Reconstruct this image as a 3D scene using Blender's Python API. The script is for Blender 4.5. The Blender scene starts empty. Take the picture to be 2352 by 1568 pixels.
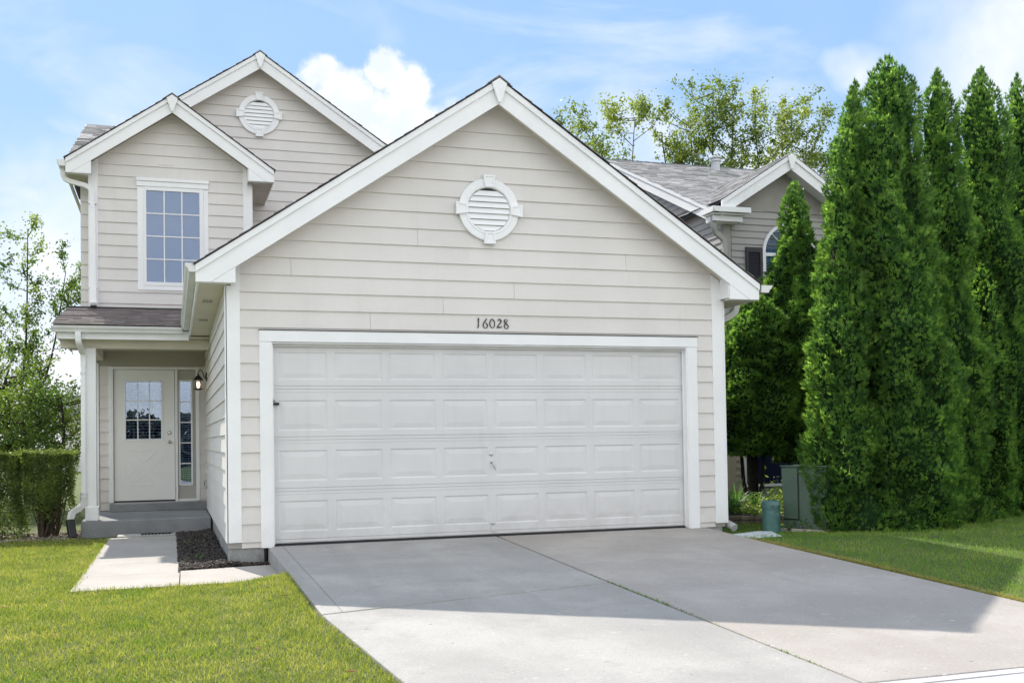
import bpy, bmesh, math, random
import numpy as np
from mathutils import Vector, Matrix
rng = np.random.default_rng(7)
random.seed(7)
S = bpy.context.scene
C = S.collection
R = math.radians

# ------------------------------------------------------------------ camera
cam_d = bpy.data.cameras.new('camera')
cam = bpy.data.objects.new('camera', cam_d); C.objects.link(cam)
S.camera = cam
yaw, pitch, roll = R(18.013), R(1.382), R(-0.89)
fw = Vector((math.sin(yaw)*math.cos(pitch), math.cos(yaw)*math.cos(pitch), math.sin(pitch)))
r0 = Vector((math.cos(yaw), -math.sin(yaw), 0)); u0 = r0.cross(fw)
rt = r0*math.cos(roll) + u0*math.sin(roll); up = -r0*math.sin(roll) + u0*math.cos(roll)
M4 = Matrix((rt, up, -fw)).transposed().to_4x4()
M4.translation = Vector((-1.039, -11.389, 1.083))
cam.matrix_world = M4
cam_d.sensor_width = 36.0
cam_d.lens = 36.0*2414.126/2352
cam_d.shift_x = 1.247/2352
cam_d.shift_y = 165.026/2352
cam_d.clip_start = 0.1; cam_d.clip_end = 3000

# ------------------------------------------------------------------ light
SUN_TRAVEL = Vector((0.270, -1.020, -1.0)).normalized()
sun_d = bpy.data.lights.new('sun', 'SUN'); sun = bpy.data.objects.new('sun', sun_d); C.objects.link(sun)
sun_d.energy = 2.1; sun_d.angle = R(0.53); sun_d.color = (1.0, 0.93, 0.83)
sun.rotation_euler = SUN_TRAVEL.to_track_quat('-Z', 'Y').to_euler()
sun.location = (-10, 30, 40)
EXPOSURE = 1.64
S.view_settings.view_transform = 'Standard'
try: S.view_settings.look = 'None'
except Exception: pass
S.view_settings.exposure = EXPOSURE; S.view_settings.gamma = 1.0
S.view_settings.use_curve_mapping = False
S.render.engine = 'CYCLES'
S.cycles.max_bounces = 8; S.cycles.transparent_max_bounces = 12
S.cycles.use_denoising = True
try: S.cycles.denoiser = 'OPENIMAGEDENOISE'; S.cycles.denoising_prefilter = 'NONE'
except Exception: pass

# ------------------------------------------------------------------ node helper
class N:
    def __init__(s, nt): s.nt = nt; s.x = 0
    def n(s, typ, **kw):
        nd = s.nt.nodes.new(typ)
        for k, v in kw.items():
            if k.startswith('i_'):
                k2 = k[2:]
                key = int(k2) if k2.isdigit() else k2.replace('_', ' ')
                sock = nd.inputs[key]
                if hasattr(v, 'links') or isinstance(v, bpy.types.NodeSocket): s.nt.links.new(v, sock)
                else: sock.default_value = v
            else: setattr(nd, k, v)
        return nd
    def link(s, a, b): s.nt.links.new(a, b)
    def math(s, op, a, b=None, c=None, clamp=False):
        nd = s.nt.nodes.new('ShaderNodeMath'); nd.operation = op; nd.use_clamp = clamp
        for i, v in enumerate((a, b, c)):
            if v is None: continue
            if isinstance(v, bpy.types.NodeSocket): s.nt.links.new(v, nd.inputs[i])
            else: nd.inputs[i].default_value = v
        return nd.outputs[0]
    def vmath(s, op, a, b=None, scale=None):
        nd = s.nt.nodes.new('ShaderNodeVectorMath'); nd.operation = op
        for i, v in enumerate((a, b)):
            if v is None: continue
            if isinstance(v, bpy.types.NodeSocket): s.nt.links.new(v, nd.inputs[i])
            else: nd.inputs[i].default_value = v
        if scale is not None: nd.inputs['Scale'].default_value = scale
        return nd
    def mix(s, fac, a, b, typ='MIX'):
        nd = s.nt.nodes.new('ShaderNodeMix'); nd.data_type = 'RGBA'; nd.blend_type = typ
        for sock, v in ((nd.inputs[0], fac), (nd.inputs[6], a), (nd.inputs[7], b)):
            if isinstance(v, bpy.types.NodeSocket): s.nt.links.new(v, sock)
            elif sock == nd.inputs[0]: sock.default_value = v
            else: sock.default_value = (*v, 1) if len(v) == 3 else v
        return nd.outputs[2]
    def maprange(s, v, a, b, c=0.0, d=1.0, smooth=True):
        nd = s.nt.nodes.new('ShaderNodeMapRange')
        nd.interpolation_type = 'SMOOTHSTEP' if smooth else 'LINEAR'
        s.nt.links.new(v, nd.inputs[0])
        for i, q in enumerate((a, b, c, d)): nd.inputs[i+1].default_value = q
        return nd.outputs[0]
    def noise(s, vec, scale, detail=4, rough=0.55, dist=0.0, out='Fac'):
        nd = s.nt.nodes.new('ShaderNodeTexNoise')
        nd.inputs['Scale'].default_value = scale; nd.inputs['Detail'].default_value = detail
        nd.inputs['Roughness'].default_value = rough; nd.inputs['Distortion'].default_value = dist
        if vec is not None: s.nt.links.new(vec, nd.inputs['Vector'])
        return nd.outputs[out]

# ------------------------------------------------------------------ world: sky with procedural clouds
world = bpy.data.worlds.new('World'); S.world = world; world.use_nodes = True
nt = world.node_tree; nt.nodes.clear(); n = N(nt)
SKY_STRENGTH = 0.15
sky = n.n('ShaderNodeTexSky', sky_type='NISHITA', sun_disc=False)
sky.sun_elevation = R(44.4); sky.sun_rotation = R(-15.2); sky.air_density = 1.0; sky.dust_density = 0.6; sky.ozone_density = 2.0
tc = n.n('ShaderNodeTexCoord'); d = tc.outputs['Generated']
sep = n.n('ShaderNodeSeparateXYZ'); n.link(d, sep.inputs[0])
dz = sep.outputs[2]
warp = n.vmath('SUBTRACT', n.noise(d, 22.0, 7, 0.62, out='Color'), (0.5, 0.5, 0.5)).outputs[0]
dw = n.vmath('ADD', d, n.vmath('SCALE', warp, scale=0.060).outputs[0]).outputs[0]
warp2 = n.vmath('SUBTRACT', n.noise(d, 6.0, 4, 0.6, out='Color'), (0.5, 0.5, 0.5)).outputs[0]
dw2 = n.vmath('ADD', d, n.vmath('SCALE', warp2, scale=0.16).outputs[0]).outputs[0]
def blob(center, r, soft, vec):
    c = Vector(center).normalized()
    dist = n.vmath('DISTANCE', vec, tuple(c)).outputs['Value']
    return n.maprange(dist, r+soft, r-soft, 0.0, 1.0)
def fmax(lst):
    a = lst[0]
    for b in lst[1:]: a = n.math('MAXIMUM', a, b)
    return a
puffs = [((0.128, 0.935, 0.325), .018), ((0.150, 0.938, 0.310), .022), ((0.186, 0.925, 0.330), .023), ((0.212, 0.926, 0.312), .020),
         ((0.165, 0.945, 0.285), .034), ((0.205, 0.935, 0.285), .036), ((0.245, 0.925, 0.275), .026), ((0.14, 0.955, 0.262), .03),
         ((0.19, 0.95, 0.25), .04), ((0.25, 0.93, 0.245), .036), ((0.285, 0.92, 0.255), .014)]
cum = fmax([blob(c, r, .0055+.10*max(0, .335-c[2]), dw) for c, r in puffs])
soft = fmax([n.math('MULTIPLY', blob((0.66, 0.68, 0.325), .06, .075, dw2), 1.0), n.math('MULTIPLY', blob((0.575, 0.755, 0.315), .014, .03, dw2), .95),
             n.math('MULTIPLY', blob((-0.12, 0.96, 0.235), .02, .05, dw2), .75), n.math('MULTIPLY', blob((0.40, 0.87, 0.27), .03, .05, dw2), .85),
             n.math('MULTIPLY', blob((-0.10, 0.98, 0.16), .07, .09, dw2), .9), n.math('MULTIPLY', blob((0.50, 0.82, 0.21), .06, .08, dw2), .85),
             n.math('MULTIPLY', blob((0.16, 0.91, 0.375), .01, .045, dw2), .45)])
# streaky high cloud, plus bright cloud added behind the camera to lift the shade
st = n.n('ShaderNodeMapping'); st.inputs['Scale'].default_value = (1.5, 1.5, 4.0); st.inputs['Rotation'].default_value = (0.0, R(28), 0.0)
n.link(d, st.inputs['Vector'])
streak = n.maprange(n.noise(st.outputs[0], 2.0, 5, 0.55, 0.9), .42, .80, 0.0, .62)
fill_cover = n.maprange(n.noise(d, 3.0, 8, 0.6, 0.3), .40, .56, 0.0, .95)
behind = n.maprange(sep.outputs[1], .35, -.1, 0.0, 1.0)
fill_cover = n.math('MULTIPLY', fill_cover, behind)
haze_h = n.maprange(dz, .30, .02, .10, .92)
thin = fmax([soft, streak, haze_h])
shade = n.noise(d, 22.0, 5, 0.6)
cl_col = n.mix(n.maprange(shade, .35, .65), (0.86, 0.90, 0.96), (1.0, 1.0, 1.0))
FILL_CLOUD = 4.6  # brightness of the added cloud behind the camera
THIN = 2.45
th_ = n.vmath('SCALE', cl_col, scale=THIN).outputs[0]
cl = n.vmath('SCALE', n.mix(1.0, cl_col, (1.0, .975, .93), 'MULTIPLY'), scale=FILL_CLOUD).outputs[0]
hs = n.n('ShaderNodeHueSaturation'); hs.inputs['Saturation'].default_value = 1.10; hs.inputs['Value'].default_value = 1.0
n.link(sky.outputs[0], hs.inputs['Color'])
skyc = n.mix(.82, n.mix(1.0, hs.outputs[0], (0.30, 0.33, 0.38), 'MULTIPLY'), n.mix(n.maprange(dz, .15, .6), (.86, 1.42, 2.2), (.55, 1.15, 2.1)))
cumc = n.vmath('SCALE', n.mix(n.maprange(n.noise(dw, 15.0, 6, .6), .40, .62), (0.78, 0.84, 0.93), (1.0, 1.0, 1.0)), scale=2.5).outputs[0]
mixc = n.mix(fill_cover, n.mix(cum, n.mix(thin, skyc, th_), cumc), cl)
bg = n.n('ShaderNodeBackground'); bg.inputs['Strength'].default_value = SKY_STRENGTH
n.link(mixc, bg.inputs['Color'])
wo = n.n('ShaderNodeOutputWorld'); n.link(bg.outputs[0], wo.inputs['Surface'])

# ------------------------------------------------------------------ materials
MATS = {}
def mat(name, col, rough=0.6, var=0.06, vscale=2.0, bump=0.0, bscale=60.0, metal=0.0, spec=0.5, col2=None, fac2=(0.5, 0.7), s2=3.0, streaks=0.0, island=0.0, transl=0.0):
    m = bpy.data.materials.new(name); m.use_nodes = True; MATS[name] = m
    nt = m.node_tree; n = N(nt); b = nt.nodes['Principled BSDF']
    g = n.n('ShaderNodeNewGeometry'); pos = g.outputs['Position']
    base = (*col, 1)
    nz = n.noise(pos, vscale, 5, .6)
    dark = tuple(c*(1-var*1.6) for c in col); lite = tuple(min(1, c*(1+var)) for c in col)
    cc = n.mix(n.maprange(nz, .32, .68), dark, lite)
    if col2 is not None:
        cc = n.mix(n.maprange(n.noise(pos, s2, 6, .65), fac2[0], fac2[1]), cc, col2)
    if island:
        ri = g.outputs['Random Per Island']
        v = n.math('MULTIPLY_ADD', ri, 2*island, 1-island)
        cx = n.n('ShaderNodeCombineXYZ'); [n.link(v, cx.inputs[i]) for i in range(3)]
        cc = n.mix(1.0, cc, cx.outputs[0], 'MULTIPLY')
    if streaks:
        mp = n.n('ShaderNodeMapping'); mp.inputs['Scale'].default_value = (9, 9, .7); n.link(pos, mp.inputs['Vector'])
        cc = n.mix(n.maprange(n.noise(mp.outputs[0], 1.0, 5, .6), .5, .85, 0, streaks), cc, tuple(c*.6 for c in col))
    n.link(cc, b.inputs['Base Color'])
    b.inputs['Roughness'].default_value = rough; b.inputs['Metallic'].default_value = metal
    b.inputs['Specular IOR Level'].default_value = spec
    if bump:
        bp = n.n('ShaderNodeBump'); bp.inputs['Strength'].default_value = bump; bp.inputs['Distance'].default_value = .01
        n.link(n.noise(pos, bscale, 5, .65), bp.inputs['Height']); n.link(bp.outputs[0], b.inputs['Normal'])
    if transl:
        tr = n.n('ShaderNodeBsdfTranslucent'); n.link(n.mix(1.0, cc, (1.35, 1.35, .6), 'MULTIPLY'), tr.inputs['Color'])
        ms = n.n('ShaderNodeMixShader'); ms.inputs[0].default_value = transl
        n.link(b.outputs[0], ms.inputs[1]); n.link(tr.outputs[0], ms.inputs[2])
        n.link(ms.outputs[0], nt.nodes['Material Output'].inputs['Surface'])
    return m
SIDING = mat('beige_siding', (.69, .657, .622), .62, .035, .9, .12, 45, streaks=.14, island=.03)
SHEATH = mat('siding_shadow_gap', (.34, .32, .29), .8)
SOFFIT = mat('beige_soffit', (.64, .595, .50), .65, .04, 2, .05)
TRIM = mat('white_trim', (.84, .84, .835), .5, .025, 1.5, .06, 35, streaks=.07)
TRIMW = mat('weathered_trim', (.70, .70, .68), .55, .04, 3, .08, 40, streaks=.15, col2=(.52, .51, .47), fac2=(.66, .82), s2=5)
GUTTER = mat('gutter_metal', (.70, .70, .68), .38, .04, 3, streaks=.22, col2=(.50, .48, .42), fac2=(.66, .85), s2=6)
GDOOR = mat('garage_door_paint', (.675, .665, .655), .48, .03, 1.2, .03, 90, streaks=.16)
FDOOR = mat('front_door_paint', (.84, .83, .80), .42, .02, 1.5)
SIDEP = mat('sidelight_panel', (.44, .425, .375), .5, .02, 1.5)
CONC = mat('foundation_concrete', (.31, .31, .30), .85, .14, 4, .5, 60, col2=(.20, .20, .195), fac2=(.48, .72), s2=3.2)
SHINGLE = mat('grey_brown_shingle', (.20, .175, .17), .9, .12, 6, .12, 220, island=.38)
SHINGLE_L = mat('weathered_grey_shingle', (.34, .335, .335), .9, .08, 6, .12, 220, island=.26)
def dirty_bottom(m, z0, z1, amt, col):
    nt = m.node_tree; n = N(nt); b = nt.nodes['Principled BSDF']; src = b.inputs['Base Color'].links[0].from_socket
    g = n.n('ShaderNodeNewGeometry'); sp_ = n.n('ShaderNodeSeparateXYZ'); n.link(g.outputs['Position'], sp_.inputs[0])
    f = n.math('MULTIPLY', n.maprange(sp_.outputs[2], z1, z0, 0, amt), n.maprange(n.noise(g.outputs['Position'], 5, 6, .7), .25, .75))
    n.link(n.mix(f, src, col), b.inputs['Base Color'])
dirty_bottom(GDOOR, 0.0, .55, .45, (.42, .40, .37)); dirty_bottom(SIDING, -.05, .5, .35, (.42, .39, .34)); dirty_bottom(TRIM, -.05, .35, .35, (.5, .48, .44))
DARK = mat('black_edge', (.02, .021, .024), .6)
BLACKM = mat('black_metal', (.012, .011, .011), .45)
BLACKP = mat('black_plastic', (.012, .012, .013), .45)
CHROME = mat('brushed_nickel', (.55, .54, .52), .28, .03, metal=1.0)
VINYL = mat('taupe_vinyl', (.36, .345, .325), .55, .03, 1.5, island=.03)
VINYLT = mat('tan_vinyl', (.42, .37, .28), .6, .04, 2)
SHUT = mat('black_shutter', (.022, .023, .032), .45)
GREENM = mat('green_cabinet_paint', (.085, .135, .10), .42, .10, 3, .05, 50, col2=(.17, .19, .15), fac2=(.60, .80), s2=4, streaks=.12)
TEAL = mat('teal_plastic', (.060, .150, .135), .38, .12, 4, .05, 50, col2=(.18, .27, .25), fac2=(.56, .80), s2=7)
PADC = mat('pad_concrete', (.47, .42, .36), .9, .12, 8, .5, 80)
SPLASH = mat('splash_plastic', (.55, .59, .62), .55, .05, 3)
STONE = mat('edging_stone', (.24, .19, .15), .9, .25, 7, .6, 60)
BARK = mat('bark', (.10, .075, .055), .9, .25, 9, .6, 60)
BARKD = mat('dark_bark', (.035, .028, .022), .9, .25, 9, .6, 60)
MULCH = mat('mulch_bark', (.030, .026, .024), .95, .3, 20, .8, 90)
BROWN = mat('brown_wood', (.16, .09, .06), .8, .15, 6)
WHITEV = mat('white_vinyl_window', (.80, .80, .80), .35, .01)
BLIND = mat('white_blind', (.78, .78, .76), .5, .01)
ROOM = mat('dark_room', (.03, .032, .036), .8)
CURT = mat('pale_shade', (.185, .23, .31), .7, .03)
MATT = mat('mat_rubber', (.42, .41, .39), .85, .1, 8, .3)
MULCHM = mat('mulch_chip', (.058, .048, .042), .9, .1, 10, island=.75)

def emis(name, col, st):
    m = bpy.data.materials.new(name); m.use_nodes = True
    b = m.node_tree.nodes['Principled BSDF']; b.inputs['Base Color'].default_value = (*col, 1)
    b.inputs['Emission Color'].default_value = (*col, 1); b.inputs['Emission Strength'].default_value = st
    return m
BULB = emis('lit_bulb', (1.0, .72, .45), 2.2)
def glassmat(name, fac, tint, rough=0.0):
    m = bpy.data.materials.new(name); m.use_nodes = True; nt = m.node_tree; nt.nodes.clear(); n = N(nt)
    t = n.n('ShaderNodeBsdfTransparent'); t.inputs[0].default_value = (*tint, 1)
    g = n.n('ShaderNodeBsdfGlossy'); g.inputs['Color'].default_value = (.80, .90, 1, 1); g.inputs['Roughness'].default_value = rough
    lw = n.n('ShaderNodeLayerWeight'); lw.inputs[0].default_value = .35
    f = n.math('MULTIPLY_ADD', lw.outputs['Fresnel'], .6, fac, clamp=True)
    geo = n.n('ShaderNodeNewGeometry'); bpn = n.n('ShaderNodeBump'); bpn.inputs['Strength'].default_value = .06; bpn.inputs['Distance'].default_value = .02
    n.link(n.noise(geo.outputs['Position'], 2.5, 2), bpn.inputs['Height']); n.link(bpn.outputs[0], g.inputs['Normal'])
    ms = n.n('ShaderNodeMixShader'); n.link(f, ms.inputs[0]); n.link(t.outputs[0], ms.inputs[1]); n.link(g.outputs[0], ms.inputs[2])
    o = n.n('ShaderNodeOutputMaterial'); n.link(ms.outputs[0], o.inputs[0]); return m
GLASS = glassmat('window_glass', .15, (.78, .86, 1.0))
GLASSU = glassmat('upper_window_glass', .05, (.84, .90, 1.0))
LGLASS = glassmat('lantern_glass', .04, (1, .93, .85))

def concrete_mat(name, col, dk, spots=True):
    m = bpy.data.materials.new(name); m.use_nodes = True; nt = m.node_tree; n = N(nt); b = nt.nodes['Principled BSDF']
    g = n.n('ShaderNodeNewGeometry'); pos = g.outputs['Position']
    c = n.mix(n.maprange(n.noise(pos, .9, 6, .6), .34, .66), tuple(x*.84 for x in col), tuple(x*1.05 for x in col))
    c = n.mix(n.maprange(n.noise(pos, 3.1, 6, .7), .50, .74, 0, .62), c, dk)
    c = n.mix(n.maprange(n.noise(pos, .55, 4, .6), .46, .66, 0, .55), c, dk)
    ty = n.n('ShaderNodeMapping'); ty.inputs['Scale'].default_value = (2.6, .16, 1); n.link(pos, ty.inputs['Vector'])
    c = n.mix(n.maprange(n.noise(ty.outputs[0], 1.0, 3, .5), .54, .66, 0, .30), c, dk)
    c = n.mix(n.maprange(n.noise(pos, 210, 3, .7), .38, .72, 0, .34), c, tuple(x*.52 for x in col))
    c = n.mix(n.maprange(n.noise(pos, 62, 2, .6), .45, .72, 0, .30), c, tuple(x*.55 for x in col))
    c = n.mix(n.maprange(n.noise(pos, 48, 3, .7), .60, .74, 0, .55), c, tuple(min(1, x*1.5) for x in col))
    c = n.mix(n.maprange(n.noise(pos, 24, 2, .5), .70, .76, 0, .6), c, tuple(x*.45 for x in col))
    if spots:
        c = n.mix(n.maprange(n.noise(pos, 7.0, 5, .7), .62, .80, 0, .35), c, tuple(x*.55 for x in col))
        st = n.n('ShaderNodeMapping'); st.inputs['Scale'].default_value = (6, 15, 8); n.link(pos, st.inputs['Vector'])
        c = n.mix(n.maprange(n.noise(st.outputs[0], 1.4, 2, .5), .735, .755, 0, .55), c, (.60, .59, .58))
        st2 = n.n('ShaderNodeMapping'); st2.inputs['Scale'].default_value = (5, 12, 8); st2.inputs['Location'].default_value = (7, 3, 1); n.link(pos, st2.inputs['Vector'])
        c = n.mix(n.maprange(n.noise(st2.outputs[0], 1.6, 2, .5), .765, .785, 0, .8), c, (.08, .075, .07))
    n.link(c, b.inputs['Base Color']); b.inputs['Roughness'].default_value = .88; b.inputs['Specular IOR Level'].default_value = .3
    bp = n.n('ShaderNodeBump'); bp.inputs['Strength'].default_value = .55; bp.inputs['Distance'].default_value = .004
    n.link(n.noise(pos, 130, 5, .75), bp.inputs['Height']); n.link(bp.outputs[0], b.inputs['Normal'])
    return m
DRIVE = concrete_mat('driveway_concrete', (.395, .383, .366), (.275, .268, .258))
DRIVE2 = concrete_mat('driveway_concrete_warm', (.42, .39, .362), (.33, .30, .275))
WALK = concrete_mat('walkway_concrete', (.44, .415, .385), (.36, .335, .31), False)
GUTC = concrete_mat('kerb_concrete', (.55, .55, .56), (.45, .45, .46), False)
STREET = concrete_mat('street_surface', (.42, .42, .43), (.34, .34, .35), False)
PORCH = concrete_mat('porch_concrete', (.31, .315, .32), (.17, .172, .178), False)

def foliage(name, cols, transl=.35, nscale=2.2, rough=.45, island=.3):
    m = bpy.data.materials.new(name); m.use_nodes = True; nt = m.node_tree; n = N(nt); b = nt.nodes['Principled BSDF']
    g = n.n('ShaderNodeNewGeometry'); pos = g.outputs['Position']; ri = g.outputs['Random Per Island']
    cr = n.n('ShaderNodeValToRGB'); el = cr.color_ramp.elements
    while len(el) < len(cols): el.new(.5)
    for i, c in enumerate(cols): el[i].position = i/(len(cols)-1); el[i].color = (*c, 1)
    f = n.math('ADD', n.math('MULTIPLY', ri, island), n.math('MULTIPLY', n.maprange(n.noise(pos, nscale, 4, .6), .3, .7), 1-island))
    n.link(f, cr.inputs[0]); c = cr.outputs[0]
    n.link(c, b.inputs['Base Color']); b.inputs['Roughness'].default_value = rough; b.inputs['Specular IOR Level'].default_value = .35
    tr = n.n('ShaderNodeBsdfTranslucent'); n.link(n.mix(1.0, c, (1.7, 1.75, .9), 'MULTIPLY'), tr.inputs['Color'])
    ms = n.n('ShaderNodeMixShader'); ms.inputs[0].default_value = transl
    n.link(b.outputs[0], ms.inputs[1]); n.link(tr.outputs[0], ms.inputs[2]); n.link(ms.outputs[0], nt.nodes['Material Output'].inputs['Surface'])
    return m
ARB = foliage('arborvitae_foliage', [(.034, .088, .032), (.080, .170, .052), (.165, .29, .075), (.31, .45, .13)], .60, 6.0, .38, .22)
ARBD = mat('arborvitae_core', (.016, .036, .013), 1.0, spec=0.0)
LEAFR = foliage('poplar_leaves', [(.07, .11, .03), (.12, .17, .045), (.20, .25, .065), (.29, .33, .10)], .5, .5)
LEAFL = foliage('birch_leaves', [(.045, .09, .025), (.09, .16, .035), (.18, .25, .055), (.30, .35, .10)], .45, .7)
HEDGE = foliage('hedge_leaves', [(.050, .065, .026), (.11, .155, .042), (.26, .33, .09)], .40, 3)
GRASS = foliage('grass_blades', [(.055, .115, .022), (.14, .20, .034), (.245, .285, .055), (.335, .345, .085), (.52, .46, .20)], .38, 3.2, .5, .68)
GRASSR = foliage('cool_grass_blades', [(.07, .16, .026), (.12, .235, .036), (.19, .30, .048), (.29, .35, .075)], .35, 1.3, .5, .45)
DRYG = foliage('dry_grass_edge', [(.20, .19, .06), (.32, .28, .10), (.38, .33, .14)], .35, 3, .5, .5)
LILY = foliage('lily_leaves', [(.05, .13, .03), (.10, .22, .06), (.22, .32, .14)], .35, 5)
HOSTA = foliage('groundcover_leaves', [(.10, .17, .04), (.22, .30, .09), (.42, .48, .22)], .4, 6, .45, .6)

def ground_mat():
    m = bpy.data.materials.new('lawn_soil'); m.use_nodes = True; nt = m.node_tree; n = N(nt); b = nt.nodes['Principled BSDF']
    g = n.n('ShaderNodeNewGeometry'); pos = g.outputs['Position']
    c = n.mix(n.maprange(n.noise(pos, 1.2, 6, .65), .3, .7), (.085, .13, .024), (.16, .18, .04))
    c = n.mix(n.maprange(n.noise(pos, 40, 5, .7), .35, .7), c, (.035, .05, .012))
    n.link(c, b.inputs['Base Color']); b.inputs['Roughness'].default_value = .95
    bp = n.n('ShaderNodeBump'); bp.inputs['Strength'].default_value = .8; bp.inputs['Distance'].default_value = .03
    n.link(n.noise(pos, 30, 6, .75), bp.inputs['Height']); n.link(bp.outputs[0], b.inputs['Normal'])
    return m
SOIL = ground_mat()

# ------------------------------------------------------------------ object helpers
ORG = {}
def thing(name, label, cat, loc=(0, 0, 0), group=None):
    o = bpy.data.objects.new(name, None); C.objects.link(o); o.location = loc; o.empty_display_size = .2
    ORG[o] = Vector(loc); o['label'] = label; o['category'] = cat
    if group: o['group'] = group
    return o
def ob(name, verts, faces, m, parent=None, kind=None, label=None, smooth=False, bevel=0.0, fix=True):
    org = ORG.get(parent, Vector((0, 0, 0)))
    me = bpy.data.meshes.new(name)
    me.from_pydata([tuple(Vector(v)-org) for v in verts], [], [tuple(f) for f in faces]); me.update()
    if fix:
        bm = bmesh.new(); bm.from_mesh(me); bmesh.ops.recalc_face_normals(bm, faces=bm.faces); bm.to_mesh(me); bm.free()
    if smooth: me.polygons.foreach_set('use_smooth', [True]*len(me.polygons))
    me.materials.append(m)
    o = bpy.data.objects.new(name, me); C.objects.link(o)
    if parent: o.parent = parent; ORG[o] = org
    else: ORG[o] = Vector((0, 0, 0))
    if kind: o['kind'] = kind
    if label: o['label'] = label
    if bevel:
        md = o.modifiers.new('bevel', 'BEVEL'); md.width = bevel; md.segments = 2; md.limit_method = 'ANGLE'
    return o
def bigmesh(name, V, F, m, parent=None, kind=None, label=None):
    """numpy mesh: V (n,3), F (k,3 or 4)"""
    org = ORG.get(parent, Vector((0, 0, 0)))
    V = np.asarray(V, dtype=np.float32) - np.array(org, dtype=np.float32)
    F = np.asarray(F, dtype=np.int32); k = F.shape[1]
    me = bpy.data.meshes.new(name)
    me.vertices.add(len(V)); me.vertices.foreach_set('co', V.ravel())
    me.loops.add(F.size); me.loops.foreach_set('vertex_index', F.ravel())
    me.polygons.add(len(F)); me.polygons.foreach_set('loop_start', np.arange(0, F.size, k, dtype=np.int32))
    me.polygons.foreach_set('loop_total', np.full(len(F), k, dtype=np.int32))
    me.update(calc_edges=True); me.materials.append(m)
    o = bpy.data.objects.new(name, me); C.objects.link(o)
    if parent: o.parent = parent; ORG[o] = org
    if kind: o['kind'] = kind
    if label: o['label'] = label
    return o
BF = [(0, 1, 2, 3), (7, 6, 5, 4), (0, 4, 5, 1), (1, 5, 6, 2), (2, 6, 7, 3), (3, 7, 4, 0)]
def boxv(x0, x1, y0, y1, z0, z1):
    return [(x0, y0, z0), (x1, y0, z0), (x1, y1, z0), (x0, y1, z0), (x0, y0, z1), (x1, y0, z1), (x1, y1, z1), (x0, y1, z1)]
def box(name, x0, x1, y0, y1, z0, z1, m, parent=None, bevel=0.0, **k):
    return ob(name, boxv(x0, x1, y0, y1, z0, z1), BF, m, parent, bevel=bevel, **k)
def multi(name, parts, m, parent=None, **k):
    V = []; F = []
    for v, f in parts:
        o = len(V); V += list(v); F += [tuple(i+o for i in q) for q in f]
    return ob(name, V, F, m, parent, **k)
def extr(poly, fa, fb):
    """prism between mapped polygons fa(p), fb(p)"""
    k = len(poly); V = [fa(p) for p in poly]+[fb(p) for p in poly]
    F = [tuple(range(k)), tuple(range(2*k-1, k-1, -1))]+[(i, i+k, (i+1) % k+k, (i+1) % k) for i in range(k)]
    return V, F
def front(Y0): return lambda u, v, w: (u, Y0-w, v)
def left(X0): return lambda u, v, w: (X0-w, u, v)
def slabp(name, poly, fr, w0, w1, m, parent=None, **k):
    V, F = extr(poly, lambda p: fr(p[0], p[1], w0), lambda p: fr(p[0], p[1], w1)); return ob(name, V, F, m, parent, **k)
def clip(poly, convex):
    out = list(poly)
    k = len(convex)
    area = sum(convex[i][0]*convex[(i+1) % k][1]-convex[(i+1) % k][0]*convex[i][1] for i in range(k))
    if area < 0: convex = convex[::-1]
    for i in range(k):
        a, b = convex[i], convex[(i+1) % k]
        def side(p): return (b[0]-a[0])*(p[1]-a[1])-(b[1]-a[1])*(p[0]-a[0])
        inp, out = out, []
        for j in range(len(inp)):
            p, q = inp[j], inp[(j+1) % len(inp)]
            sp, sq = side(p), side(q)
            if sp >= 0: out.append(p)
            if (sp >= 0) != (sq >= 0):
                t = sp/(sp-sq); out.append((p[0]+t*(q[0]-p[0]), p[1]+t*(q[1]-p[1])))
        if len(out) < 3: return []
    return out
def siding(parent, fr, poly, z0, exp, m, holes=(), joints=(), t=.021, name='siding_board'):
    zs = [p[1] for p in poly]; us = [p[0] for p in poly]
    za = z0
    while za > min(zs): za -= exp
    while za < max(zs)-1e-4:
        zb = za+exp
        cuts = sorted([j[0] for j in joints if za < j[1] < zb])
        edges = [min(us)-1]+cuts+[max(us)+1]
        rects = []
        for a, b in zip(edges[:-1], edges[1:]):
            rects.append((a+(.0015 if a in cuts else 0), b-(.0015 if b in cuts else 0), za, zb))
        for (hx0, hx1, hz0, hz1) in holes:
            nr = []
            for (a, b, c, d_) in rects:
                if hx1 <= a or hx0 >= b or hz1 <= c or hz0 >= d_: nr.append((a, b, c, d_)); continue
                if hx0 > a: nr.append((a, hx0, c, d_))
                if hx1 < b: nr.append((hx1, b, c, d_))
                if hz0 > c: nr.append((max(a, hx0), min(b, hx1), c, hz0))
                if hz1 < d_: nr.append((max(a, hx0), min(b, hx1), hz1, d_))
            rects = nr
        for (a, b, c, d_) in rects:
            if d_-c < .01 or b-a < .01: continue
            pl = clip([(a, c), (b, c), (b, d_), (a, d_)], list(poly))
            if len(pl) < 3: continue
            ar = abs(sum(pl[i][0]*pl[(i+1) % len(pl)][1]-pl[(i+1) % len(pl)][0]*pl[i][1] for i in range(len(pl))))/2
            if ar < .0008: continue
            jit = random.uniform(-.0012, .0012)
            th = lambda p: .004+(t-.004+jit)*(zb-p[1])/exp
            V, F = extr(pl, lambda p: fr(p[0], p[1], 0), lambda p: fr(p[0], p[1], th(p)))
            ob(name, V, F, m, parent)
        za = zb
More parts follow.
